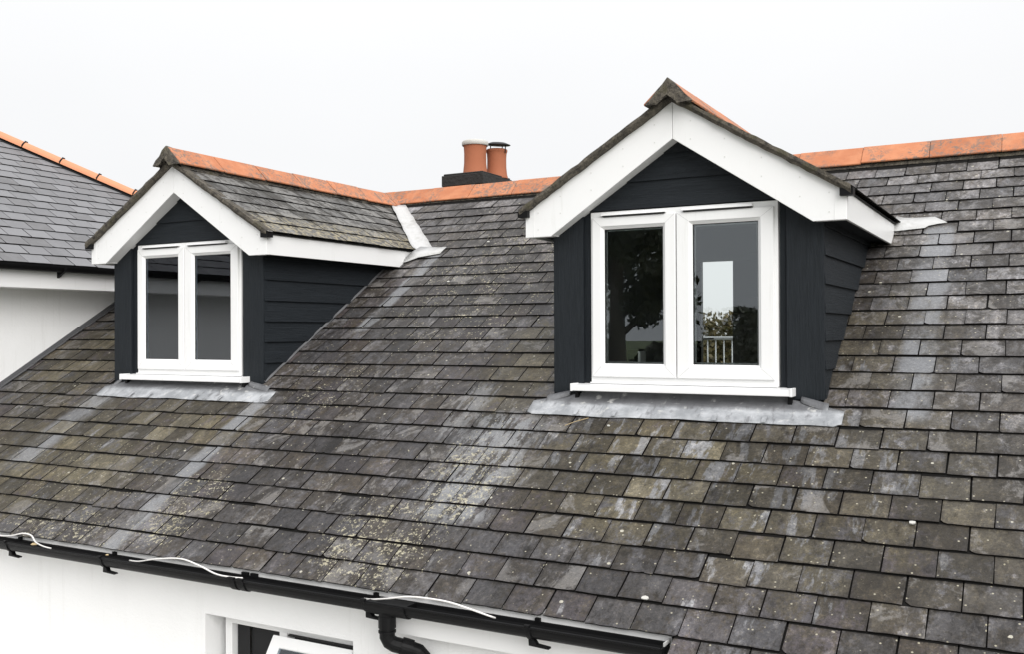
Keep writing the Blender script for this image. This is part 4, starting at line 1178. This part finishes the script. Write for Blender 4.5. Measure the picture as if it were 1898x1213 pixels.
# ================================================================== LOOSE THINGS
def smooth_path(P, k=6):
    P = [Vector(p) for p in P]; out = []
    for i in range(len(P)-1):
        p0, p1, p2, p3 = P[max(i-1, 0)], P[i], P[i+1], P[min(i+2, len(P)-1)]
        for j in range(k):
            t = j/k; out.append(.5*((2*p1)+(p2-p0)*t+(2*p0-5*p1+4*p2-p3)*t*t+(3*p1-p0-3*p2+p3)*t**3))
    out.append(P[-1]); return out
def cable(pts, label, r=.0048):
    P = smooth_path(pts); o0 = P[0].copy()
    m = MB().tube(P, r, 10); o = m.build('cable', M_CABLE, None, smooth=True, origin=o0); tag(o, label, 'cable', 'white cables looped over the gutter'); return o
cable([(-0.520, -1.560, -0.988), (-0.305, -1.600, -0.994), (-0.144, -1.620, -0.974), (-0.013, -1.630, -0.945), (0.093, -1.640, -0.947), (0.131, -1.635, -0.988), (0.160, -1.600, -1.020), (0.202, -1.570, -1.036)], 'short white cable looped over the gutter at its far left end')
cable([(0.967, -1.570, -1.032), (1.091, -1.600, -1.018), (1.280, -1.630, -0.976), (1.500, -1.640, -0.949), (1.662, -1.645, -0.971), (1.796, -1.640, -1.007), (1.905, -1.620, -1.016), (1.951, -1.590, -1.022)], 'longest arching white cable resting on the gutter between the lower window and the left dormer')
cable([(2.814, -1.570, -1.034), (2.891, -1.600, -1.021), (3.015, -1.625, -0.994), (3.142, -1.635, -0.966), (3.263, -1.640, -0.957), (3.397, -1.645, -0.957), (3.508, -1.645, -0.972), (3.618, -1.620, -1.002), (3.634, -1.580, -1.022)], 'white cable lying across the gutter above the black downpipe')
# scraps on the gutter and roof
def scrap(P, name, label, cat, size, rot, mat=M_STRAW):
    m = MB(); a, b, c = size
    m.prism([(-a, -b, 0), (-a*.3, -b*1.1, 0), (a, -b*.4, 0), (a*.9, b*.6, 0), (0, b, 0), (-a*.8, b*.5, 0)], (0, 0, c))
    o = m.build(name, mat, None); o.location = P; o.rotation_euler = rot; tag(o, label, cat); return o
scrap((0.105, -1.625, -1.007), 'leaf', 'small tan dry leaf caught on the gutter beside the leftmost cable', 'leaf', (.022, .011, .004), (.5, .1, .3))
scrap((0.829, -1.625, -1.001), 'leaf', 'tiny tan leaf crumb on the gutter rim near the first bracket', 'leaf', (.011, .006, .003), (.5, .1, .0))
tw = MB().tube([rp(3.415, -.37, .016), rp(3.47, -.33, .019), rp(3.545, -.285, .018)], .0022, 6).build('twig', M_STRAW, None, origin=rp(3.415, -.37, .016)); tag(tw, 'thin straw-coloured twig lying on slates just below the right dormer apron', 'twig')
def roofstone(P, r, lab):
    rr = random.Random(int(P[0]*1000)); m = MB()
    pts = [(r*rr.uniform(.7, 1.15)*math.cos(a), r*.65*rr.uniform(.7, 1.15)*math.sin(a), 0) for a in [k*math.pi/4 for k in range(8)]]
    m.prism(pts, (0, 0, .006)); o = m.build('bird_dropping', M_CEM, None); o.location = P; o.rotation_euler = (P_, 0, 0); tag(o, lab, 'bird dropping', 'pale droppings on the slates')
roofstone((1.517, 1.995, 1.244), .016, 'white dropping on upper slates between the dormers just left of the right bargeboard')
roofstone((1.486, 1.356, 0.846), .015, 'white dropping on slates right of the left dormer cheek')
roofstone((4.357, -1.405, -0.873), .020, 'pale dropping on the roof low down near the gutter end')
roofstone((5.481, -0.828, -0.513), .017, 'pale oval dropping on the lower right slates')
roofstone((3.696, -0.290, -0.178), .010, 'tiny pale dropping just below the right dormer apron')

# inside the dormers
bx = thing('speaker', 'small dark box with pale edge standing inside the left pane of the larger dormer', 'speaker', (XR-.375, .22, .03))
MB().box((-.05, -.05, .05), (.03, .05, .245)).build('body', M_BLACK, bx, .006); MB().box((.03, -.052, .055), (.048, .05, .240)).build('side_panel', M_HANDLE, bx, .004)
chr_ = thing('chair', 'dark round-backed chair inside the left dormer room', 'chair', (XL+.06, .75, -.78))
m = MB(); pts = []
for i in range(13):
    a = math.pi*i/12; pts.append((.30*math.cos(a), 0, .95+.26*math.sin(a)))
m.prism([(.30, 0, .50)]+pts+[(-.30, 0, .50)], (0, .05, 0)); m.build('backrest', M_FELT, chr_, .01)
MB().box((-.28, .0, .42), (.28, .5, .50)).build('seat', M_FELT, chr_, .01)
for a in (-.24, .22):
    for b in (.02, .45): MB().box((a, b, 0), (a+.03, b+.03, .42)).build('leg', M_BLACK, chr_)

# ================================================================== GROUND + TREES
g = G('lawn'); pos = g.geo.outputs['Position']
c = g.mix(g.ramp(g.noise(pos, .35, 5), .35, .65), (.045, .07, .018), (.09, .11, .03)); c = g.mix(g.ramp(g.noise(pos, 4, 5), .45, .7), c, (.05, .06, .02))
g.set('Base Color', c); g.set('Roughness', .95)
gm = MB().add([(-400, -400, -3.9), (400, -400, -3.9), (400, 400, -3.9), (-400, 400, -3.9)], [(0, 1, 2, 3)]).build('ground', g.m); structure(gm)

pv = mat_plain('pale bounce paving', (.42, .41, .39), .9, (14, .4, .01), dirt=.6)
pm = MB().box((-14, -13.5, -3.94), (12, YWALL, -3.85)).build('bounce_patio', pv); structure(pm)  # unseen pale paving, added to bounce light up onto the house wall
def tree(loc, H, cr, label, mat, seed, nleaf=9000, leaf=.16, cz=.62, flat=.8, open_=.5, lowb=.28):
    rg = random.Random(seed); T = thing('tree', label, 'tree', loc, 'garden trees')
    m = MB(); trunk = [(0, 0, 0), (rg.uniform(-.1, .1), .05, H*.25), (rg.uniform(-.25, .25), rg.uniform(-.2, .2), H*.5), (rg.uniform(-.4, .4), rg.uniform(-.3, .3), H*.8)]
    m.tube(smooth_path(trunk, 4), [H*.028*(1-.8*i/12) for i in range(13)], 9)
    clumps = []
    for b in range(26):
        t = rg.uniform(lowb+.02, .8); p0 = Vector(trunk[1]).lerp(Vector(trunk[3]), (t-.25)/.55) if t > .25 else Vector(trunk[0]).lerp(Vector(trunk[1]), t/.25)
        a = rg.uniform(0, 6.283); el = rg.uniform(-.2 if lowb < .2 else .1, 1.0); L = cr*rg.uniform(.55, 1.0)
        d = Vector((math.cos(a)*math.cos(el), math.sin(a)*math.cos(el), math.sin(el)*flat)); p1 = p0+d*L*.5+Vector((0, 0, .1)); p2 = p0+d*L
        m.tube(smooth_path([p0, p1, p2], 3), [H*.009*(1-.13*i) for i in range(7)], 5); clumps += [(p2, cr*rg.uniform(.18, .36)), (p1, cr*rg.uniform(.12, .25))]
        for q in range(2):
            p3 = p2+Vector((rg.uniform(-1, 1), rg.uniform(-1, 1), rg.uniform(-.3, .8)))*cr*.25; m.tube([p1.lerp(p2, .6), p3], [H*.003, H*.0012], 4); clumps.append((p3, cr*rg.uniform(.1, .2)))
    m.build('trunk', M_BARK, T)
    rn = np.random.default_rng(seed); ci = rn.integers(0, len(clumps), nleaf); C = np.array([c[0][:] for c in clumps])[ci]; Rr = np.array([c[1] for c in clumps])[ci]
    d = rn.normal(size=(nleaf, 3)); d /= np.linalg.norm(d, axis=1)[:, None]; pos = C+d*(Rr*rn.random(nleaf)**.45)[:, None]; pos[:, 2] = np.minimum(pos[:, 2], H*1.02)
    a = rn.normal(size=(nleaf, 3)); a /= np.linalg.norm(a, axis=1)[:, None]; b = np.cross(a, rn.normal(size=(nleaf, 3))); b /= np.linalg.norm(b, axis=1)[:, None]
    sz = leaf*rn.uniform(.5, 1.2, nleaf)[:, None]
    V = np.stack([pos-a*sz, pos+b*sz*.5, pos+a*sz, pos-b*sz*.5], 1).reshape(-1, 3)
    me = bpy.data.meshes.new('crown'); me.from_pydata(V.tolist(), [], np.arange(nleaf*4).reshape(-1, 4).tolist()); me.materials.append(mat)
    o = link('crown', me, T); return T
# mirrored in the larger dormer's glass
tree((-3.45, -17.0, -3.9), 12.0, 3.1, 'tall spreading tree mirrored in the left pane of the larger dormer', M_LEAF, 11, 22000, .12, lowb=.10)
tree((-9.6, -25.0, -3.9), 8.0, 3.0, 'round-headed tree mirrored low in the glass behind the tall one', M_LEAF, 12, 10000, .16)
tree((-1.6, -24.0, -3.9), 4.9, 2.3, 'low bushy tree mirrored at the foot of the right pane of the larger dormer', M_LEAF, 13, 10000, .14)
tree((1.6, -27.0, -3.9), 5.4, 2.6, 'dense dark tree mirrored at the far right of the larger dormer glass', M_LEAF, 16, 12000, .16)
# behind the house, seen through the balcony door
tree((-6.6, 28.0, -3.9), 5.0, 2.3, 'sparse autumn tree behind the balcony railing, seen through the larger dormer', M_LEAF2, 14, 9000, .13)
tree((-2.2, 26.0, -3.9), 4.8, 2.2, 'brown-green tree right of the sparse one, beyond the balcony railing', M_LEAF2, 15, 9000, .13)
def bush_row(yc=33, hh=3.1, xr=(-22, 14), lab='dense garden hedge at the back of the lawn behind the balcony', mat=None, seed=4):
    rn = np.random.default_rng(seed); n = 24000; x = rn.uniform(*xr, n); hgt = hh+.5*np.sin(x*.9)+.4*np.sin(x*2.3); z = -3.9+hgt*rn.random(n)**.6; y = yc+rn.uniform(-1.2, 1.2, n)
    pos = np.stack([x, y, z], 1); a = rn.normal(size=(n, 3)); a /= np.linalg.norm(a, axis=1)[:, None]; b = np.cross(a, rn.normal(size=(n, 3))); b /= np.linalg.norm(b, axis=1)[:, None]
    s = rn.uniform(.12, .28, n)[:, None]; V = np.stack([pos-a*s, pos+b*s*.6, pos+a*s, pos-b*s*.6], 1).reshape(-1, 3)
    me = bpy.data.meshes.new('hedge'); me.from_pydata(V.tolist(), [], np.arange(n*4).reshape(-1, 4).tolist()); me.materials.append(mat or M_LEAF2)
    o = link('hedge', me); tag(o, lab, 'hedge')
bush_row()
bush_row(-31, 3.6, (-24, 10), 'dark boundary hedge mirrored along the bottom of the larger dormer glass', M_LEAF, 9)
print('objects', len(bpy.data.objects))
